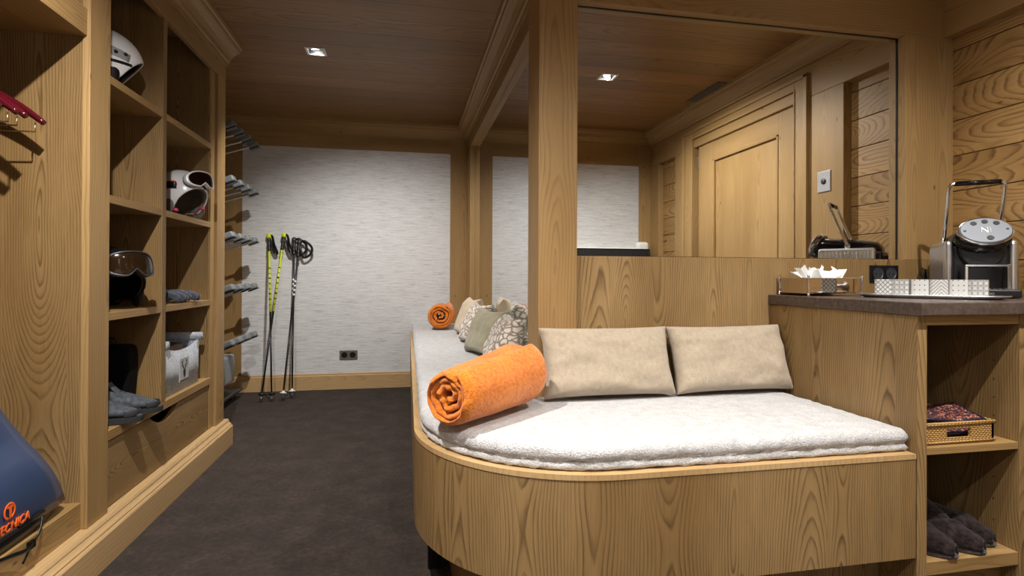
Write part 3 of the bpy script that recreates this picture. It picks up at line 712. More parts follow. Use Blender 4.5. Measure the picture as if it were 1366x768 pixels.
# cups on a silver tray
def tray_and_cups():
    a, b = Vector((1.735, 1.760)), Vector((1.945, 1.520)); d = (b-a).normalized(); ang = math.atan2(d.y, d.x); c = (a+b)/2
    t = thing('serving_tray', 'slim silver tray holding the small patterned cups', 'tray', (c.x, c.y, ZT), ang)
    bm = bmesh.new(); n = 48; rg = []
    for s_, z in ((.86, .0), (.9, .0), (1., .012), (1.03, .014), (1.03, .011), (.92, .004), (.88, .003)):
        rg.append([bm.verts.new((.215*s_*(abs(math.cos(2*PI*i/n))**.7)*math.copysign(1, math.cos(2*PI*i/n)), .065*s_*(abs(math.sin(2*PI*i/n))**.7)*math.copysign(1, math.sin(2*PI*i/n)), z)) for i in range(n)])
    for p, q in zip(rg, rg[1:]):
        for i in range(n): bm.faces.new((p[i], p[(i+1) % n], q[(i+1) % n], q[i]))
    bm.faces.new(rg[0][::-1]); bm.faces.new(rg[-1]); bmesh.ops.recalc_face_normals(bm, faces=bm.faces)
    obj('tray_body', bm, 'steel', t, world=False, smooth=True)
    def cup(kind):
        bm = bmesh.new(); L = uvl(bm); n = 32; rings = []; hw = .0275; h = .063
        def sq(r, z):
            out = []
            for i in range(n):
                a_ = 2*PI*i/n+PI/4*0; cx, sy = math.cos(a_), math.sin(a_); k = (abs(cx)**6+abs(sy)**6)**(-1/6); out.append(bm.verts.new((cx*k*r, sy*k*r, z)))
            return out
        prof = [(hw*.9, 0), (hw*.97, .003), (hw, .01), (hw, h), (hw-.003, h), (hw-.004, .008), (hw*.5, .006)]
        rings = [sq(r, z) for r, z in prof]
        for j, (p, q) in enumerate(zip(rings, rings[1:])):
            for i in range(n):
                f = bm.faces.new((p[i], p[(i+1) % n], q[(i+1) % n], q[i]))
                for lp in f.loops:
                    k = i if lp.vert in (p[i], q[i]) else i+1
                    lp[L].uv = (k/n*8*hw, lp.vert.co.z) if j in (1, 2) else (0.0, .0)
        bm.faces.new(rings[0][::-1]); bm.faces.new(rings[-1]); bmesh.ops.recalc_face_normals(bm, faces=bm.faces)
        return bm
    names = ['diamond lattice', 'star lattice', 'dotted', 'woven stripe', 'dotted', 'star lattice']
    kinds = [0, 1, 2, 3, 2, 1]; where = ['at the tissue box end of the tray', 'second from the tissue box', 'third from the tissue box', 'fourth from the tissue box', 'next to last towards the coffee machine', 'nearest the coffee machine']
    for i in range(6):
        s_ = (i+.5)/6; p = a+(b-a)*(s_*1.02-.01); nx = Vector((-d.y, d.x))
        o = obj('cup', cup(kinds[i]), 'cup%d' % kinds[i]); o.location = (p.x, p.y, ZT+.0045)
        o.rotation_euler.z = ang+R([4, -6, 5, 38, 3, -4][i]) if i != 3 else ang+R(4)
        tag(o, 'small white cup with %s print, %s' % (names[i], where[i]), 'cup', 'small patterned cups')
    p = a-d*.075+Vector((.02, .0)); 
    bm = B((-.032, .032, -.0012, .0012, 0, .035)); 
    return
tray_and_cups()

def tissue_box():
    t = thing('tissue_box', 'mirrored tissue box with chrome corner rods and a crumpled white tissue', 'tissue box', (1.6625, 1.957, ZT), 0)
    W, D, H = .238, .165, .066; z0 = .010
    box_m = plain('smoked mirror', (.62, .56, .5, 1), .03, 1.)
    obj('box_body', B((-W/2, W/2, -D/2, D/2, z0, z0+H-.008)), box_m, t, world=False)
    bm = B((-W/2-.002, W/2+.002, -D/2-.002, D/2+.002, z0+H-.008, z0+H-.004)); obj('lid', bm, 'chrome', t, world=False, bevel=.001)
    for sx in (-1, 1):
        for sy in (-1, 1):
            bm = bmesh.new(); lathe(bm, [(.004, 0), (.005, .002), (.005, .006), (.0028, .009), (.0028, z0+H-.004), (.005, z0+H), (.005, z0+H+.004), (.002, z0+H+.007)], 14, (sx*(W/2+.002), sy*(D/2+.002), 0)); obj('corner_rod', bm, 'chrome', t, world=False, smooth=True)
    # crumpled tissues
    for k, (cx, cy, wd, hh, sd) in enumerate(((-.03, .0, .13, .055, 3), (.035, -.01, .15, .05, 11), (.0, .02, .17, .035, 19))):
        bm = bmesh.new(); N = 20; g = {}
        for i in range(N+1):
            for j in range(9):
                u, v = i/N, j/8
                x = cx+(u-.5)*wd*(.75+.45*v); y = cy+.022*math.sin(u*11+sd)+(.018*math.sin(u*5+sd)+.012*math.sin(u*23+sd))*v+(v-.5)*.01
                z = z0+H-.006+hh*v*(.75+.5*noise.noise((u*5, sd, 0))+.25*noise.noise((u*14, sd, 3)))
                g[i, j] = bm.verts.new((x, y, z))
        for i in range(N):
            for j in range(8): bm.faces.new((g[i, j], g[i+1, j], g[i+1, j+1], g[i, j+1]))
        obj('tissue', bm, 'paper', t, world=False, solid=.0012)
tissue_box()

def socket(name, label, loc, axis, plate_mat, hole_mat, w=.16, h=.085):
    t = thing(name, label, 'socket', loc)
    x, y, z = loc
    if axis == 'y': obj('plate', B((x-w/2, x+w/2, y-.008, y, z-h/2, z+h/2)), plate_mat, t, bevel=.002)
    for s_ in (-1, 1):
        bm = bmesh.new(); lathe(bm, [(.027, -.0085), (.027, -.0105), (.024, -.0105), (.022, -.0088)], 28, (x+s_*w*.23, y, z), 'y'); r = obj('outlet', bm, hole_mat, t, smooth=False)
        for q in (-1, 1):
            bm = bmesh.new(); lathe(bm, [(.0028, -.0092), (.002, -.0098)], 10, (x+s_*w*.23+q*.0095, y, z), 'y'); obj('pin_hole', bm, 'black_gloss', r)
socket('double_socket', 'grey double power socket low on the wallpapered back wall', (-.51, YB, .312), 'y', 'socket', 'black')
socket('double_socket', 'black double power socket on the panel under the mirror behind the counter', (2.07, YM, 1.065), 'y', 'black', 'dark_grey', .145, .075)
def plate():
    y, z = 1.43, 1.605; t = thing('control_plate', 'small brushed steel wall plate seen in the large mirror beside the door', 'wall plate', (XF, y, z))
    obj('plate', B((XF-.006, XF, y-.05, y+.05, z-.06, z+.06)), plain('pale steel', (.62, .62, .64, 1), .3, .8), t, bevel=.0015)
    bm = bmesh.new(); lathe(bm, [(.017, -.006), (.017, -.010), (.008, -.012)], 22, (XF, y, z), 'x'); obj('knob', bm, 'dark_grey', t, smooth=True)
    for s_ in (-1, 1):
        bm = bmesh.new(); lathe(bm, [(.003, -.006), (.002, -.0075)], 10, (XF, y, z+s_*.042), 'x'); obj('screw', bm, 'steel', t)
plate()

# ---------------------------------------------------------------- downlights, vent, heater
def downlight(i, x, y, tilt):
    labs = ['square recessed downlight in the ceiling between the cabinet and the side wall', 'square downlight above the left cabinet, out of the picture overhead', 'square downlight showing bright in the large mirror', 'square downlight over the counter', 'square downlight added as unseen fill over the front of the bench', 'square downlight added as unseen fill behind the viewer by the cabinet', 'square downlight added as unseen fill behind the viewer in the middle']
    t = thing('downlight', labs[i], 'ceiling light', (x, y, CEIL), 0, 'square ceiling downlights')
    f = HS+.012; e = .0035; z = CEIL-e
    obj('frame', B((x-f, x+f, y-f, y-HS+.002, z, CEIL-.0002), (x-f, x+f, y+HS-.002, y+f, z, CEIL-.0002), (x-f, x-HS+.002, y-HS+.002, y+HS-.002, z, CEIL-.0002), (x+HS-.002, x+f, y-HS+.002, y+HS-.002, z, CEIL-.0002)), 'white', t)
    h = HS-.001; bm = B((x-h, x+h, y-h, y-h+.002, CEIL, CEIL+.07), (x-h, x+h, y+h-.002, y+h, CEIL, CEIL+.07), (x-h, x-h+.002, y-h, y+h, CEIL, CEIL+.07), (x+h-.002, x+h, y-h, y+h, CEIL, CEIL+.07), (x-h, x+h, y-h, y+h, CEIL+.07, CEIL+.072))
    obj('housing', bm, 'dark_grey', t)
    bm = bmesh.new(); lathe(bm, [(.036, .006), (.034, .008), (.022, .03), (.02, .045)], 28, (0, 0, 0)); m = Matrix.Translation((x, y, CEIL+.012)) @ Vector((tilt[0], tilt[1], -2.46)).to_track_quat('-Z', 'Y').to_matrix().to_4x4()
    bmesh.ops.transform(bm, matrix=m, verts=bm.verts); r = obj('reflector', bm, 'chrome', t, smooth=True)
    bm = bmesh.new(); lathe(bm, [(.001, -.001), (.027, .0), (.027, .004), (.002, .006)], 28); bmesh.ops.transform(bm, matrix=m, verts=bm.verts); obj('bulb', bm, 'glow', r, smooth=True)
for i, q in enumerate(SPOTS): downlight(i, q[0], q[1], q[4])  # the last three fixtures are added, to go with the fill lamps
def vent():
    x0, x1, y0, y1 = 2.215, 2.288, .16, .60; t = thing('air_vent', 'grey slatted air vent in the ceiling above the door', 'vent', ((x0+x1)/2, (y0+y1)/2, CEIL))
    obj('backing', B((x0, x1, y0, y1, CEIL-.003, CEIL)), 'dark_grey', t)
    obj('frame', B((x0, x1, y0, y0+.01, CEIL-.007, CEIL-.003), (x0, x1, y1-.01, y1, CEIL-.007, CEIL-.003), (x0, x0+.008, y0, y1, CEIL-.007, CEIL-.003), (x1-.008, x1, y0, y1, CEIL-.007, CEIL-.003)), 'socket', t)
    bm = bmesh.new(); k = x0+.014
    while k < x1-.01: box(bm, k, k+.004, y0+.01, y1-.01, CEIL-.006, CEIL-.003); k += .009
    obj('slat', bm, 'socket', t)
vent()
def heater():
    t = thing('wall_heater', 'white wall unit with rounded ends and a long black grille, seen in the large mirror', 'heater', (1.75, YF+.05, 1.05))
    yb = YF+.002
    obj('housing', B((1.18, 2.30, yb, yb+.055, .95, 1.33)), 'white', t, bevel=.02, seg=4)
    for x0, x1 in ((2.215, 2.345), (1.10, 1.20)): obj('end_cap', B((x0, x1, yb, yb+.10, .93, 1.385)), 'white', t, bevel=.035, seg=5)
    bm = bmesh.new(); y1 = yb+.125
    box(bm, 1.16, 2.335, yb+.06, y1, 1.0, 1.315)
    g = obj('grille', bm, 'black', t, bevel=.008)
    bm = bmesh.new(); k = 1.18
    while k < 2.32: box(bm, k, k+.007, y1-.001, y1+.004, 1.02, 1.30); k += .016
    obj('fin', bm, 'dark_grey', g)
heater()

# ---------------------------------------------------------------- boot rack by the back wall
def boot_rack():
    t = thing('boot_rack', 'grey metal ski boot drying rack with rows of angled pegs on the left wall', 'boot rack', (XL+.05, 4.5, 0))
    cap_m = plain('grey peg cap', srgb(128, 132, 136), .45)
    X0 = XL+.028
    for y in (4.05, 4.98):
        obj('upright', B((XL+.001, XL+.03, y-.02, y+.02, .05, 2.3)), 'steel', t, bevel=.003)
    for zi, z in enumerate((2.14, 1.74, 1.33, .945, .54)):
        obj('rail', B((XL+.03, XL+.055, 3.98, 5.08, z-.15, z-.11, 'y')), 'steel', t, bevel=.003)
        for k in range(4):
            y = 4.33+.205*k
            bm = bmesh.new(); tube(bm, curve_pts([(X0+.02, y, z-.13), (X0+.12, y, z-.09), (-1.28, y, z-.012)], 5), .011, 10); a = obj('arm', bm, 'steel', t, smooth=True)
            bm = B((-1.30, -1.225, y-.042, y+.042, z-.02, z+.028)); 
            rot = Matrix.Translation((-1.26, y, z)) @ Matrix.Rotation(R(-22), 4, 'Y') @ Matrix.Translation((1.26, -y, -z)); bmesh.ops.transform(bm, matrix=rot, verts=bm.verts)
            obj('peg_cap', bm, cap_m, a, bevel=.014, seg=4)
            bm = B((-1.30, -1.222, y-.030, y+.030, z-.028, z-.019)); bmesh.ops.transform(bm, matrix=rot, verts=bm.verts); obj('pad', bm, 'black', a, bevel=.003)
    obj('blower_box', B((XL+.03, -1.33, 4.18, 4.72, .20, .42)), plain('grey casing', srgb(136, 140, 144), .4), t, bevel=.02, seg=4)
    obj('tray', B((XL+.03, -1.36, 4.05, 5.05, .06, .09)), 'dark_grey', t, bevel=.008)
    for y in (4.08, 4.95): obj('foot', B((XL+.03, -1.42, y, y+.05, 0.0, .06)), 'black', t, bevel=.005)
boot_rack()

# ---------------------------------------------------------------- ski poles
def ski_pole(label, tip, top, style, strapdir=1):
    tip, top = Vector(tip), Vector(top); ax = (top-tip); L = ax.length; ax.normalize()
    t = thing('ski_pole', label, 'ski pole', tip, 0, 'ski poles leaning on the back wall'); P = lambda s_: ax*s_
    yel = plain('acid yellow lacquer', srgb(206, 220, 40), .35)
    bm = bmesh.new(); tube(bm, [P(.06), P(L*.52)], [.0065, .0085], 12); obj('lower_shaft', bm, 'black', t, smooth=True, world=False)
    if style == 'yellow':
        bm = bmesh.new(); tube(bm, [P(L*.52), P(L-.13)], .0092, 12); obj('upper_shaft', bm, yel, t, smooth=True, world=False)
        for k in range(8):
            bm = bmesh.new(); s_ = L*.56+k*.047; tube(bm, [P(s_), P(s_+.006+.004*(k % 3))], .0095, 12); obj('graphic', bm, 'black', t, smooth=True, world=False)
    else:
        bm = bmesh.new(); tube(bm, [P(L*.52), P(L-.13)], .0092, 12); obj('upper_shaft', bm, 'dark_grey', t, smooth=True, world=False)
        for k in range(4):
            bm = bmesh.new(); tube(bm, [P(L*.64+k*.04), P(L*.64+k*.04+.018)], .0095, 12); obj('graphic', bm, 'white', t, smooth=True, world=False)
    bm = bmesh.new(); tube(bm, [P(0), P(.03), P(.062)], [.002, .004, .0065], 10); obj('tip', bm, 'chrome', t, smooth=True, world=False)
    bm = bmesh.new(); lathe(bm, [(.007, .055), (.028, .060), (.030, .066), (.012, .074), (.007, .085)], 20)
    q = Vector((0, 0, 1)).rotation_difference(ax).to_matrix().to_4x4(); bmesh.ops.transform(bm, matrix=q, verts=bm.verts)
    obj('basket', bm, 'black' if style == 'yellow' else 'white', t, smooth=True, world=False)
    bm = bmesh.new(); tube(bm, curve_pts([P(L-.15), P(L-.12), P(L-.09), P(L-.05), P(L-.02), P(L)], 3), [.010+.0055*abs(math.sin(k*1.05)) for k in range(15)]+[.014], 14)
    gr = obj('grip', bm, 'black', t, smooth=True, world=False)
    bm = bmesh.new(); tube(bm, [P(L-.03), P(L-.012), P(L+.008), P(L+.015)], [.018, .0225, .021, .012], 14); obj('grip_top', bm, yel if style == 'yellow' else 'dark_grey', gr, smooth=True, world=False)
    r = Vector((1, 0, 0))*strapdir; d = Vector((0, -1, 0))
    if style == 'yellow': pts = [P(L-.01), P(L-.01)+r*.03+d*.012, P(L)+r*.045-Vector((0, 0, .08))+d*.01, P(L)+r*.072-Vector((0, 0, .155))+d*.006, P(L)+r*.052-Vector((0, 0, .16))+d*.008, P(L)+r*.022-Vector((0, 0, .07))+d*.016, P(L-.02)]
    else: pts = [P(L-.01), P(L)+r*.05+d*.02+Vector((0, 0, .0)), P(L)+r*.105+d*.015-Vector((0, 0, .05)), P(L)+r*.10+d*.012-Vector((0, 0, .11)), P(L)+r*.045+d*.014-Vector((0, 0, .145)), P(L)+r*.02+d*.016-Vector((0, 0, .10)), P(L-.02)]
    bm = bmesh.new(); tube(bm, curve_pts(pts, 6), .01, 8, flat=(.003, .011)); obj('strap', bm, 'black', gr, smooth=True, world=False)
yw = YB-.035
ski_pole('yellow and black ski pole standing nearly upright, closest to the boot rack', (-1.071, 4.80, .004), (-1.198, yw, 1.40), 'yellow')
ski_pole('yellow and black ski pole leaning across its twin, right of it at the top', (-1.154, 4.79, .004), (-1.066, yw-.02, 1.41), 'yellow', 1)
ski_pole('black ski pole with white basket standing nearly upright', (-.931, 4.89, .004), (-.985, yw, 1.37), 'black', 1)
ski_pole('black ski pole with white basket and looped strap, its tip left of its twin', (-.993, 4.82, .004), (-.935, yw-.02, 1.35), 'black', 1)

# ---------------------------------------------------------------- helmets and goggles
def helmet(label, loc, rotz, shell_mat, liner_mat, size=.135, accents=None, vents=False, floor_off=.0):
    """local +y is the face direction, base at z=0"""
    t = thing('ski_helmet', label, 'ski helmet', loc, rotz); a, b, h = size*.86, size*1.06, size*.98
    zc = .125
    def ell(k, face=.30, low=-.118, nm='shell', th=.012):
        bm = bmesh.new(); nu, nv = 48, 26; g = {}
        for i in range(nu):
            az = 2*PI*i/nu; fwd = math.sin(az)
            f_ = max(0, fwd); edge = low+(.118+.028)*(max(0, (fwd-.42))/.58)**.55 if fwd > .42 else low+(.02 if fwd > -.4 else .03*0)
            for j in range(nv+1):
                el0 = math.asin(max(-1, min(1, edge/(h*1.05)))) if True else 0
                el = PI/2-(PI/2-el0)*j/nv; r = math.cos(el) if el > 0 else math.cos(el)*1.0+(.06*(-math.sin(el)))
                g[i, j] = bm.verts.new((a*k*r*math.cos(az), b*k*r*math.sin(az), zc+h*k*math.sin(el)*(1.0)))
        for i in range(nu):
            for j in range(nv): bm.faces.new((g[i, j], g[(i+1) % nu, j], g[(i+1) % nu, j+1], g[i, j+1]))
        bmesh.ops.remove_doubles(bm, verts=bm.verts, dist=.0004); bmesh.ops.recalc_face_normals(bm, faces=bm.faces); return bm
    sh = obj('shell', ell(1.), shell_mat, t, smooth=True, world=False, solid=.006)
    obj('liner', ell(.93), liner_mat, t, smooth=True, world=False, solid=.014)
    for s_ in (-1, 1):   # ear pads
        bm = bmesh.new(); bmesh.ops.create_uvsphere(bm, u_segments=20, v_segments=12, radius=1); bmesh.ops.scale(bm, vec=(.016, .045, .058), verts=bm.verts); bmesh.ops.translate(bm, verts=bm.verts, vec=(s_*a*.86, .018, .060)); obj('ear_pad', bm, liner_mat, t, smooth=True, world=False)
    if vents:
        bm = bmesh.new()
        for s_ in (-1, 1):
            pts = [(s_*a*1.0*math.cos(q)*.985, b*math.sin(q), zc+.012+.012*math.cos(3*q)) for q in [R(-58+8*k) for k in range(13)]]
            tube(bm, pts, .01, 8, flat=(.005, .024))
        v_ = obj('vent_band', bm, plain('grey vent', srgb(150, 152, 155), .4), t, smooth=True, world=False)
        bm = bmesh.new()
        for s_ in (-1, 1):
            for q in (-40, -26, -12, 4, 18, 32):
                bmesh.ops.create_uvsphere(bm, u_segments=10, v_segments=6, radius=.008, matrix=Matrix.Translation((s_*(a*math.cos(R(q))+.002), b*math.sin(R(q)), zc+.02)))
        obj('vent_hole', bm, 'black', v_, smooth=True, world=False)
        bm = bmesh.new()
        for s_ in (-1, 1):
            pts = [(s_*a*1.0*math.cos(q)*1.0, b*math.sin(q), zc-.018) for q in [R(-62+8*k) for k in range(14)]]; tube(bm, pts, .01, 8, flat=(.005, .008))
        obj('trim_band', bm, 'black', t, smooth=True, world=False)
        bm = bmesh.new()
        for s_ in (-1, 1):
            for q0, q1, e0, e1 in ((-30, -8, 34, 30), (-8, -2, 30, 40), (-30, -36, 34, 26)):
                pts = []
                for k in range(5):
                    q, e = R(q0+(q1-q0)*k/4), R(e0+(e1-e0)*k/4); pts.append((s_*a*1.01*math.cos(e)*math.cos(q), b*1.01*math.cos(e)*math.sin(q), zc+h*1.01*math.sin(e)))
                tube(bm, pts, .0028, 6)
        obj('mark', bm, 'black', t, smooth=True, world=False)
    if accents:
        for mname, parts in accents:
            bm = bmesh.new()
            for (q, e, rr) in parts:
                q, e = R(q), R(e); n_ = Vector((a*math.cos(e)*math.cos(q), b*math.cos(e)*math.sin(q), h*math.sin(e)))
                nn = Vector((n_.x/a**2, n_.y/b**2, n_.z/h**2)).normalized(); m = Matrix.Translation(n_+Vector((0, 0, zc))) @ Vector((0, 0, 1)).rotation_difference(nn).to_matrix().to_4x4()
                bmesh.ops.create_uvsphere(bm, u_segments=14, v_segments=8, radius=1, matrix=m @ Matrix.Diagonal((rr, rr*1.3, .011, 1)))
            obj('accent', bm, mname, t, smooth=True, world=False)
    return t, (a, b, h, zc)
def goggles(label, loc, rotz, dims, frame_mat, lens_mat, strap_mat, tilt=12, drop=.0, gs=1.):
    a, b, h, zc = dims; t = thing('ski_goggles', label, 'ski goggles', loc, rotz)
    def outline(k, n=56):
        out = []
        for i in range(n):
            q = 2*PI*i/n; x = .088*gs*k*math.copysign(abs(math.cos(q))**.72, math.cos(q)); z = .045*gs*k*math.copysign(abs(math.sin(q))**.8, math.sin(q))
            if z < 0: z += .026*gs*math.exp(-(x/.020)**2)
            out.append((x, z))
        return out
    def ypos(x, off): return (b+.004+off)*math.sqrt(max(.05, 1-(x/(a*1.28))**2))
    T = Matrix.Translation((0, 0, zc+.038+drop)) @ Matrix.Rotation(R(tilt), 4, 'X')
    def shell(k0, k1, o0, o1):
        bm = bmesh.new(); A = [[bm.verts.new(T @ Vector((x, ypos(x, o), z))) for x, z in outline(k)] for k, o in ((k0, o0), (k1, o0), (k1, o1), (k0, o1))]
        n = len(A[0])
        for j in range(4):
            for i in range(n): bm.faces.new((A[j][i], A[j][(i+1) % n], A[(j+1) % 4][(i+1) % n], A[(j+1) % 4][i]))
        bmesh.ops.recalc_face_normals(bm, faces=bm.faces); return bm
    fr = obj('goggle_frame', shell(.88, 1., .004, .030), frame_mat, t, world=False, smooth=True, bevel=.002)
    obj('foam', shell(.80, .93, -.012, .004), 'black', t, world=False)
    bm = bmesh.new(); ol = outline(.87); vs = [bm.verts.new(T @ Vector((x, ypos(x, .026), z))) for x, z in ol]; c = []
    for k in (.66, .4, .15): c.append([bm.verts.new(T @ Vector((x*k/.87, ypos(x*k/.87, .030), z*k/.87+.0*k))) for x, z in ol])
    rg = [vs]+c
    for p, q in zip(rg, rg[1:]):
        for i in range(len(ol)): bm.faces.new((p[i], p[(i+1) % len(ol)], q[(i+1) % len(ol)], q[i]))
    bm.faces.new(rg[-1]); bmesh.ops.recalc_face_normals(bm, faces=bm.faces); obj('lens', bm, lens_mat, t, world=False, smooth=True)
    pts = []
    for k in range(41):
        q = R(32-244*k/40) if False else R(35-250*k/40); pts.append((1.075*a*math.cos(q)+.0*math.cos(q), 1.06*b*math.sin(q), zc+.038+drop+.004*0-.012*(1-math.sin(q))/2))
    bm = bmesh.new(); tube(bm, pts, .01, 8, flat=(.002, .017)); obj('strap', bm, strap_mat, t, world=False, smooth=True)
    return t
M['lens_dark'] = plain('smoked lens', srgb(34, 20, 18), .06, .5)
M['lens_brown'] = plain('brown lens', srgb(50, 35, 20), .12, .4)
M['helmet_black'] = plain('matt black shell', srgb(12, 12, 14), .4)
M['helmet_white'] = plain('white shell', srgb(228, 230, 234), .25)
M['liner_grey'] = cloth('taupe liner', srgb(96, 88, 80), srgb(118, 110, 100), 120, .4, .001)
M['pink'] = plain('pink print', srgb(206, 70, 110), .4); M['blue'] = plain('blue print', srgb(70, 90, 180), .4)
helmet('white ski helmet with grey vent band on the topmost cubby shelf', (-1.262, 2.585, 1.812), R(-62), 'helmet_white', 'black', .145, vents=True)
L1 = (-1.19, 3.235, 1.352); r1 = R(-118)
t1, d1 = helmet('white ski helmet with orange and pink marks in the middle right cubby', L1, r1, 'helmet_white', 'liner_grey', .132,
    accents=[('orange_print', [(24, 18, .022), (156, 18, .022), (10, 8, .016), (140, 30, .014)]), ('pink', [(10, -40, .012), (170, -40, .014), (30, -44, .010), (150, -30, .012)]), ('blue', [(0, -32, .008), (176, -26, .010)])])
goggles('white framed ski goggles with smoked lens on the white and orange helmet', L1, r1, d1, 'helmet_white', 'lens_dark', 'black')
L2 = (-1.215, 2.575, .905); r2 = R(-124)
t2, d2 = helmet('black ski helmet wearing brown lensed goggles in the middle left cubby', L2, r2, 'helmet_black', 'black', .135)
goggles('grey framed ski goggles with brown lens on the black helmet', L2, r2, d2, 'dark_grey', 'lens_brown', 'black', gs=1.2, drop=-.012)

# ---------------------------------------------------------------- shoes, slippers
def shoe(label, loc, rotz, L=.29, W=.105, H=.105):
    t = thing('hiking_shoe', label, 'shoe', loc, rotz, 'grey hiking shoes')   # toe towards +x
    def width(s_): return W/2*(.62+.38*math.sin(PI*min(1, s_*1.05)**1.15)) * (1 if s_ < .86 else math.sqrt(max(.06, 1-((s_-.86)/.15)**2)))*(1 if s_ > .06 else .78+3.6*s_)
    bm = bmesh.new(); n = 28; rg = []
    for i in range(n+1):
        s_ = i/n; x = (s_-.5)*L; w_ = width(s_); top = H*(1.02-.05*s_) if s_ < .42 else H*(.999-(s_-.42)*1.05)
        top = max(top, .032); top *= (1 if s_ < .93 else 1-(s_-.93)*5)
        ring = []
        for k in range(16):
            q = 2*PI*k/16; cy, cz = math.cos(q), math.sin(q)
            yy = w_*math.copysign(abs(cy)**.7, cy)*(1-.28*max(0, cz)*(1 if s_ < .6 else .5)); zz = .022+(top-.022)*(.5+.5*math.copysign(abs(cz)**.8, cz))
            ring.append(bm.verts.new((x, yy, zz)))
        rg.append(ring)
    for p, q in zip(rg, rg[1:]):
        for k in range(16): bm.faces.new((p[k], p[(k+1) % 16], q[(k+1) % 16], q[k]))
    bm.faces.new(rg[0][::-1]); bm.faces.new(rg[-1]); bmesh.ops.recalc_face_normals(bm, faces=bm.faces); obj('upper', bm, 'shoe', t, smooth=True, world=False, sub=1)
    bm = bmesh.new(); top, bot = [], []
    for i in range(n+1):
        s_ = i/n; x = (s_-.5)*L*1.03
        top.append((x, width(s_)*1.07))
    out = [(x, y) for x, y in top]+[(x, -y) for x, y in top[::-1]]
    A = [bm.verts.new((x, y, .001+(.006 if k % 2 else 0))) for k, (x, y) in enumerate(out)]; Bq = [bm.verts.new((x*1.01, y*1.02, .024)) for x, y in out]
    m = len(out)
    for i in range(m): bm.faces.new((A[i], A[(i+1) % m], Bq[(i+1) % m], Bq[i]))
    bm.faces.new(A[::-1]); bm.faces.new(Bq); bmesh.ops.recalc_face_normals(bm, faces=bm.faces); obj('sole', bm, 'sole', t, world=False, bevel=.001)
    bm = bmesh.new()   # padded collar and tongue
    pts = [(-.095+.05*math.cos(q), .030*math.sin(q), H+.004+.012*math.cos(q)) for q in [2*PI*k/20 for k in range(21)]]; tube(bm, pts, .009, 10); obj('collar', bm, 'shoe', t, smooth=True, world=False)
    bm = bmesh.new(); tube(bm, curve_pts([(.03, 0, .068), (-.005, 0, .088), (-.035, 0, .118), (-.045, 0, .135)], 5), .012, 10, flat=(.026, .006)); obj('tongue', bm, 'shoe', t, smooth=True, world=False)
    bm = bmesh.new()
    for k in range(5):
        x = .040-.016*k; z = .068+.0085*k; tube(bm, curve_pts([(x, -.026, z-.008), (x+.005, 0, z+.006), (x, .026, z-.008)], 4), .003, 8)
    obj('lace', bm, 'dark_grey', t, smooth=True, world=False)
    bm = bmesh.new(); tube(bm, curve_pts([(.10, -.044, .036), (.128, -.03, .037), (.139, 0, .038), (.128, .03, .037), (.10, .044, .036)], 5), .01, 8, flat=(.003, .013)); obj('toe_guard', bm, 'sole', t, smooth=True, world=False)
shoe('grey hiking shoe at the front of the lower left cubby, nearer the wide post', (-1.190, 2.455, .456), R(3))
shoe('grey hiking shoe in the lower left cubby, nearer the divider', (-1.178, 2.60, .456), R(9))
def storage_bag():
    t = thing('boot_bag', 'black upright soft bag at the back of the lower left cubby', 'bag', (-1.315, 2.728, .456))
    bm = B((-.125, .125, -.045, .045, 0, .28)); bmesh.ops.subdivide_edges(bm, edges=bm.edges, cuts=5, use_grid_fill=True)
    for v in bm.verts: v.co += Vector((noise.noise(v.co*9)*.008, noise.noise(v.co*9+Vector((5, 0, 0)))*.005, 0))
    obj('bag_body', bm, cloth('black canvas', srgb(8, 8, 9), srgb(16, 16, 18), 150, .5, .002, 12, 0), t, smooth=True, world=False, sub=1)
    bm = bmesh.new(); tube(bm, curve_pts([(-.05, 0, .27), (-.04, 0, .31), (.04, 0, .31), (.05, 0, .27)], 6), .01, 8, flat=(.010, .003)); obj('handle', bm, 'black', t, smooth=True, world=False)
storage_bag()

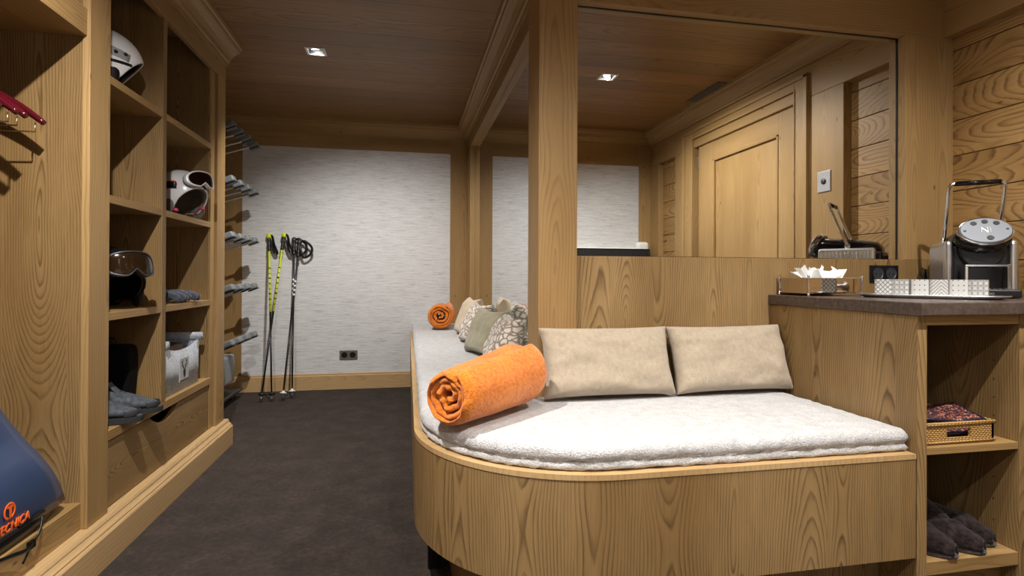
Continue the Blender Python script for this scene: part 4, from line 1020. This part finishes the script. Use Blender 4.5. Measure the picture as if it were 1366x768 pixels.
def slipper(label, loc, rotz, pitch=0., roll=0.):
    t = thing('slipper', label, 'slipper', loc, rotz, 'dark plush slippers'); t.rotation_euler = (roll, pitch, rotz)   # toe +x
    L, W = .262, .092
    def width(s_): return W/2*(.70+.30*math.sin(PI*min(1, s_*1.1)**1.4))*(max(.02, 1-((s_-.74)/.265)**2)**.5 if s_ > .74 else 1)*(1+.10*math.sin(PI*s_))*(math.sqrt(max(.02, 1-((.14-s_)/.145)**2)) if s_ < .14 else 1)
    n = 26; pr = [((i/n-.5)*L, width(i/n)) for i in range(n+1)]; out = pr+[(x, -y) for x, y in pr[::-1]][1:-1]
    def slab(z0, z1, k, mat, nm):
        bm = bmesh.new(); rg = []
        for z, e in ((z0, .96), (z0+(z1-z0)*.3, 1.), (z0+(z1-z0)*.7, 1.), (z1, .95)): rg.append([bm.verts.new((x*k*e, y*k*e, z)) for x, y in out])
        m = len(out)
        for p, q in zip(rg, rg[1:]):
            for i in range(m): bm.faces.new((p[i], p[(i+1) % m], q[(i+1) % m], q[i]))
        bm.faces.new(rg[0][::-1]); bm.faces.new(rg[-1]); bmesh.ops.recalc_face_normals(bm, faces=bm.faces); return obj(nm, bm, mat, t, smooth=True, world=False)
    slab(0, .018, 1.04, 'slipper_edge', 'sole'); slab(.012, .026, .97, 'slipper', 'footbed')
    bm = bmesh.new(); rg = []
    for i in range(17):
        s_ = .42+.60*i/16; s_ = min(s_, .995); x = (s_-.5)*L; w_ = width(s_)*1.03; hgt = .062*max(.02, 1-((s_-.42)/.60)**2)**.40+.004*math.sin(s_*20)
        ring = []
        for k in range(15):
            q = PI*k/14; ring.append(bm.verts.new((x+(.018*(math.sin(q))**2 if i == 0 else 0)*-1, w_*math.cos(q)+noise.noise((x*60, k*.8, 1))*.0018, .014+hgt*math.sin(q)**.8+noise.noise((x*60, k*.8, 7))*.003)))
        rg.append(ring)
    for p, q in zip(rg, rg[1:]):
        for k in range(14): bm.faces.new((p[k], p[k+1], q[k+1], q[k]))
    bmesh.ops.recalc_face_normals(bm, faces=bm.faces); obj('upper', bm, 'slipper', t, smooth=True, world=False, solid=.010)
slipper('dark plush slipper half hidden behind the bench end panel', (1.608, 1.505, .192), R(-72))
slipper('dark plush slipper in the middle of the bottom shelf, lying under another', (1.712, 1.508, .192), R(-68))
slipper('dark plush slipper resting tilted on top of the middle slipper', (1.672, 1.600, .252), R(-60), R(12))
slipper('dark plush slipper nearest the right side of the bottom shelf', (1.800, 1.545, .192), R(-70))

# ---------------------------------------------------------------- wicker basket with fabric pouches
def wicker_basket():
    x0, x1, y0, y1, z0, h = 1.556, 1.822, 1.405, 1.70, .536, .062
    cx, cy = (x0+x1)/2, (y0+y1)/2
    t = thing('wicker_basket', 'low honey coloured wicker basket on the upper open shelf', 'basket', (cx, cy, z0))
    obj('bottom', B((x0, x1, y0, y1, z0, z0+.006)), 'wicker', t)
    hx = .045; zo, zp = z0+.018, z0+.046
    for ya, yb in ((y0, y0+.009), (y1-.009, y1)):
        obj('end_wall', B((x0, cx-hx, ya, yb, z0, z0+h), (cx+hx, x1, ya, yb, z0, z0+h), (cx-hx, cx+hx, ya, yb, z0, zo), (cx-hx, cx+hx, ya, yb, zp, z0+h)), 'wicker', t)
    for xa, xb in ((x0, x0+.009), (x1-.009, x1)): obj('side_wall', B((xa, xb, y0, y1, z0, z0+h)), 'wicker', t)
    bm = bmesh.new(); zz = z0+h; tube(bm, [(x0, y0, zz), (x1, y0, zz), (x1, y1, zz), (x0, y1, zz), (x0, y0+.001, zz)], .0065, 8); obj('rim', bm, 'wicker', t, smooth=True)
    bm = bmesh.new(); zz = z0+.006; tube(bm, [(x0, y0, zz), (x1, y0, zz), (x1, y1, zz), (x0, y1, zz), (x0, y0+.001, zz)], .005, 8); obj('base_ring', bm, 'wicker', t, smooth=True)
    s = NT('paisley print'); tc = s.n('ShaderNodeTexCoord').outputs['Object']; n1 = s.noise(tc, 120, 3, .8)
    s.col(s.ramp(n1, [(.40, srgb(22, 25, 44)), (.53, srgb(170, 76, 46)), (.60, srgb(190, 160, 124))], 'CONSTANT')); s.set(Roughness=.7)
    nv = plain('navy satin', srgb(28, 34, 62), .3)
    def pouch(label, loc, rz, tx, W=.19, D=.12, T=.034, mat=None):
        bm = bmesh.new(); N = 14; vs = {}
        for s_ in (1, -1):
            for i in range(N+1):
                for j in range(N+1):
                    u, v = i/N*2-1, j/N*2-1; e = i in (0, N) or j in (0, N)
                    if s_ == -1 and e: vs[s_, i, j] = vs[1, i, j]; continue
                    th = 0 if e else T/2*((1-u**4)*(1-v**4))**.5+noise.noise((u*2, v*2, s_*4+rz))*.004
                    vs[s_, i, j] = bm.verts.new((u*W/2, v*D/2, s_*th))
        for s_ in (1, -1):
            for i in range(N):
                for j in range(N):
                    q = [vs[s_, i, j], vs[s_, i+1, j], vs[s_, i+1, j+1], vs[s_, i, j+1]]; bm.faces.new(q if s_ > 0 else q[::-1])
        bmesh.ops.recalc_face_normals(bm, faces=bm.faces)
        t2_ = thing('pouch', label, 'pouch', loc, rz, 'printed pouches in the wicker basket'); t2_.rotation_euler = (tx[0], tx[1], rz)
        obj('pouch_body', bm, s.m if mat is None else mat, t2_, smooth=True, world=False)
        bm = bmesh.new(); tube(bm, [(-W/2, -D/2, 0), (W/2, -D/2, 0), (W/2, D/2, 0), (-W/2, D/2, 0), (-W/2, -D/2+.001, 0)], .004, 8); obj('piping', bm, nv, t2_, smooth=True, world=False)
    pouch('orange and navy printed pouch at the left of the wicker basket', (1.640, 1.50, z0+.062), R(8), (R(-4), R(8)), .15, .14, .022)
    pouch('orange and navy printed pouch at the right of the wicker basket', (1.752, 1.505, z0+.064), R(-14), (R(9), R(-9)), .15, .13, .022)
    pouch('dark printed pouch lying at the bottom of the wicker basket', (1.69, 1.50, z0+.026), R(0), (0, 0), .22, .15, .030)
wicker_basket()

# ---------------------------------------------------------------- felt basket, gloves
def felt_basket():
    x0, x1, y0, y1, z0 = -1.45, -1.128, 2.875, 3.315, .456
    t = thing('felt_basket', 'light grey felt storage basket with a stag badge in the lower right cubby', 'basket', ((x0+x1)/2, (y0+y1)/2, z0))
    yc, hw = (y0+y1)/2, (y1-y0)/2; H = .208
    for nm, xx in (('front', x1), ('back', x0)):
        bm = bmesh.new(); n = 24; a_, b_ = [], []
        for i in range(n+1):
            u = i/n*2-1; y = yc+hw*u*1.0; top = z0+H+.035*abs(u)**2.4
            a_.append(bm.verts.new((xx, y, z0))); b_.append(bm.verts.new((xx+.004, y, top)))
        for i in range(n): bm.faces.new((a_[i], a_[i+1], b_[i+1], b_[i]))
        obj(nm+'_wall', bm, 'felt', t, smooth=True, solid=.007)
    for yy in (y0, y1):
        bm = B((x0, x1, yy-.003, yy+.003, z0, z0+H+.03)); obj('side_wall', bm, 'felt', t)
        bm = bmesh.new(); tube(bm, [(x0-.012, yy, z0+H+.045), (x1+.022, yy, z0+H+.045)], .021, 16); obj('rolled_handle', bm, 'felt', t, smooth=True)
    obj('bottom', B((x0, x1, y0, y1, z0, z0+.006)), 'felt', t)
    bx = x1+.005; by, bz = yc+.015, z0+.105
    bd = obj('badge', B((bx-.002, bx+.004, by-.058, by+.058, bz-.062, bz+.06)), plain('grey leather badge', srgb(176, 178, 180), .5), t, bevel=.002)
    bm = bmesh.new(); X = bx+.005; f = lambda u, v: (X, by+u, bz+v)   # stag head with antlers
    tube(bm, [f(0, -.042), f(0, -.02), f(0, -.002)], [.006, .014, .009], 8)
    for s_ in (-1, 1):
        tube(bm, curve_pts([f(0, .0), f(s_*.018, .012), f(s_*.027, .030), f(s_*.020, .048)], 4), .003, 6)
        tube(bm, [f(s_*.022, .018), f(s_*.036, .026)], .0024, 6); tube(bm, [f(s_*.027, .030), f(s_*.036, .044)], .0024, 6); tube(bm, [f(s_*.012, .008), f(s_*.010, .026)], .0024, 6); tube(bm, [f(s_*.004, -.004), f(s_*.017, -.010)], .003, 6)
    for v in bm.verts: v.co.x = X+(v.co.x-X)*.15
    obj('stag_emblem', bm, 'black', bd)
    obj('stripe', B((bx+.003, bx+.005, by-.056, by+.056, bz-.058, bz-.052, 'y')), 'dark_grey', bd)
    t3 = thing('pouch', 'brown leather item lying inside the grey felt basket', 'pouch', (-1.29, 3.09, z0+.2))
    bm = B((-.12, .12, -.17, .17, -.03, .03)); bmesh.ops.subdivide_edges(bm, edges=bm.edges, cuts=3, use_grid_fill=True)
    for v in bm.verts: v.co += Vector((noise.noise(v.co*12)*.01, 0, noise.noise(v.co*9+Vector((3, 1, 0)))*.014))
    obj('pouch_body', bm, plain('brown leather', srgb(84, 58, 38), .5), t3, smooth=True, world=False, sub=1)
felt_basket()
def glove(label, loc, rotz, flip):
    t = thing('glove', label, 'glove', loc, rotz, 'dark grey gloves'); t.scale = (1.08, 1.15, 1.35)
    bm = bmesh.new(); tube(bm, curve_pts([(-.13, 0, .024), (-.09, 0, .026), (-.05, 0, .025), (0, 0, .027), (.035, 0, .025)], 4), .03, 16, flat=(.048, .022)); obj('palm', bm, 'glove', t, smooth=True, world=False, sub=1)
    for k, (y, L, an) in enumerate(((.036, .075, 8), (.013, .088, 2), (-.011, .082, -3), (-.034, .062, -9))):
        q = R(an); bm = bmesh.new(); tube(bm, curve_pts([(.015, y, .027), (.015+L*.5, y+L*.5*math.sin(q), .030), (.015+L*.9, y+L*math.sin(q), .018), (.018+L, y+L*math.sin(q), .014)], 4), [.0135]*10+[.012, .009, .004], 12); obj('finger', bm, 'glove', t, smooth=True, world=False)
    bm = bmesh.new(); s_ = flip; tube(bm, curve_pts([(-.06, s_*.03, .026), (-.03, s_*.060, .028), (.005, s_*.070, .024), (.02, s_*.068, .02)], 4), [.015]*9+[.013, .011, .009, .005], 12); obj('thumb', bm, 'glove', t, smooth=True, world=False)
    bm = bmesh.new(); tube(bm, [(-.175, 0, .027), (-.13, 0, .026)], .03, 16, flat=(.052, .024)); obj('cuff', bm, 'felt_dark', t, smooth=True, world=False)
glove('dark grey glove lying flat on the shelf, nearer the divider', (-1.205, 3.045, .904), R(12), -1)
glove('dark grey glove resting beside its twin, nearer the outer stile', (-1.195, 3.19, .904), R(6), 1)

# ---------------------------------------------------------------- navy boot bag
def navy_bag():
    t = thing('gear_bag', 'navy coated gear bag with orange lettering and black straps on the wardrobe base', 'bag', (-1.30, 1.72, .251))
    def ring(z, x0, x1, y0, y1, n=56, p=4.5, sd=0):
        out = []; cx, cy, rx, ry = (x0+x1)/2, (y0+y1)/2, (x1-x0)/2, (y1-y0)/2
        for i in range(n):
            a = 2*PI*i/n; c, s_ = math.cos(a), math.sin(a); k = (abs(c)**p+abs(s_)**p)**(-1/p)
            x, y = cx+c*k*rx, cy+s_*k*ry; x += noise.noise((x*4, y*4, z*4))*.02*min(1, max(0, z-.40)*6); out.append((x, y, z))
        return out
    def loft(rs, cap=True):
        bm = bmesh.new(); V = [[bm.verts.new(q) for q in r] for r in rs]; n = len(V[0])
        for a, b in zip(V, V[1:]):
            for i in range(n): bm.faces.new((a[i], a[(i+1) % n], b[(i+1) % n], b[i]))
        if cap: bm.faces.new(V[0][::-1]); bm.faces.new(V[-1])
        bmesh.ops.recalc_face_normals(bm, faces=bm.faces); return bm
    zs = [.285+.5*k/14 for k in range(15)]
    def yr(z): return 2.140-(z-.29)*.74
    rs = [ring(z, -1.50+(z-.28)*.3, -1.118-(z-.28)*.07+.022*math.sin(min(1, (z-.28)/.26)*PI), 1.30+(z-.28)*.2, yr(z), p=11) for z in zs]
    obj('bag_body', loft(rs), 'navy', t, smooth=True)
    rs = [ring(z, -1.525+e, -1.112-e, 1.295+e, 2.146-e) for z, e in ((.252, .02), (.258, .006), (.28, 0), (.296, .002), (.300, .006))]
    obj('base_band', loft(rs), 'black', t, smooth=True)
    bm = bmesh.new(); tube(bm, [(-1.1105, 1.86, .305), (-1.1095, 1.975, .305)], .01, 8, flat=(.003, .006)); tube(bm, curve_pts([(-1.104, 1.955, .296), (-1.094, 1.93, .27), (-1.092, 1.90, .245), (-1.09, 1.86, .236), (-1.095, 1.80, .247), (-1.10, 1.72, .262)], 5), .01, 8, flat=(.003, .008)); tube(bm, curve_pts([(-1.094, 1.90, .245), (-1.092, 1.87, .225), (-1.094, 1.85, .200)], 4), .006, 8, flat=(.002, .007))
    st = obj('strap', bm, 'black', t, smooth=True)
    bm = B((-1.10, -1.088, 1.872, 1.902, .226, .252)); obj('buckle', bm, 'black_gloss', st, bevel=.004)
    # lettering on the +x face: reading direction is +y, up is +z
    def fx(y, z): return -1.118-(z-.28)*.07+.022*math.sin(min(1, (z-.28)/.26)*PI)+.0025
    m = Matrix(((0, 0, 1, fx(1.8, .345)), (1, 0, 0, 1.752), (0, 1, 0, .316), (0, 0, 0, 1)))
    text('TECNICA', t, .034, m, 'orange_print', .0015, shear=.25).location = -rootloc(t)
    bm = bmesh.new(); yc, zc, X = 1.806, .374, fx(1.76, .374)+.001
    pts = [(X, yc+.021*math.cos(a), zc+.021*math.sin(a)) for a in [R(250-320*k/24) for k in range(25)]]; tube(bm, pts, .004, 8, flat=(.001, .003))
    v = [bm.verts.new((X+.001, yc+q[0]*.7, zc+q[1]*.7)) for q in ((-.002, -.032), (.009, -.024), (.011, .012), (.020, .012), (.012, .021), (-.02, .021), (-.014, .012), (-.004, .012))]; bm.faces.new(v)
    obj('bag_logo', bm, 'orange_print', t, solid=.001)
navy_bag()
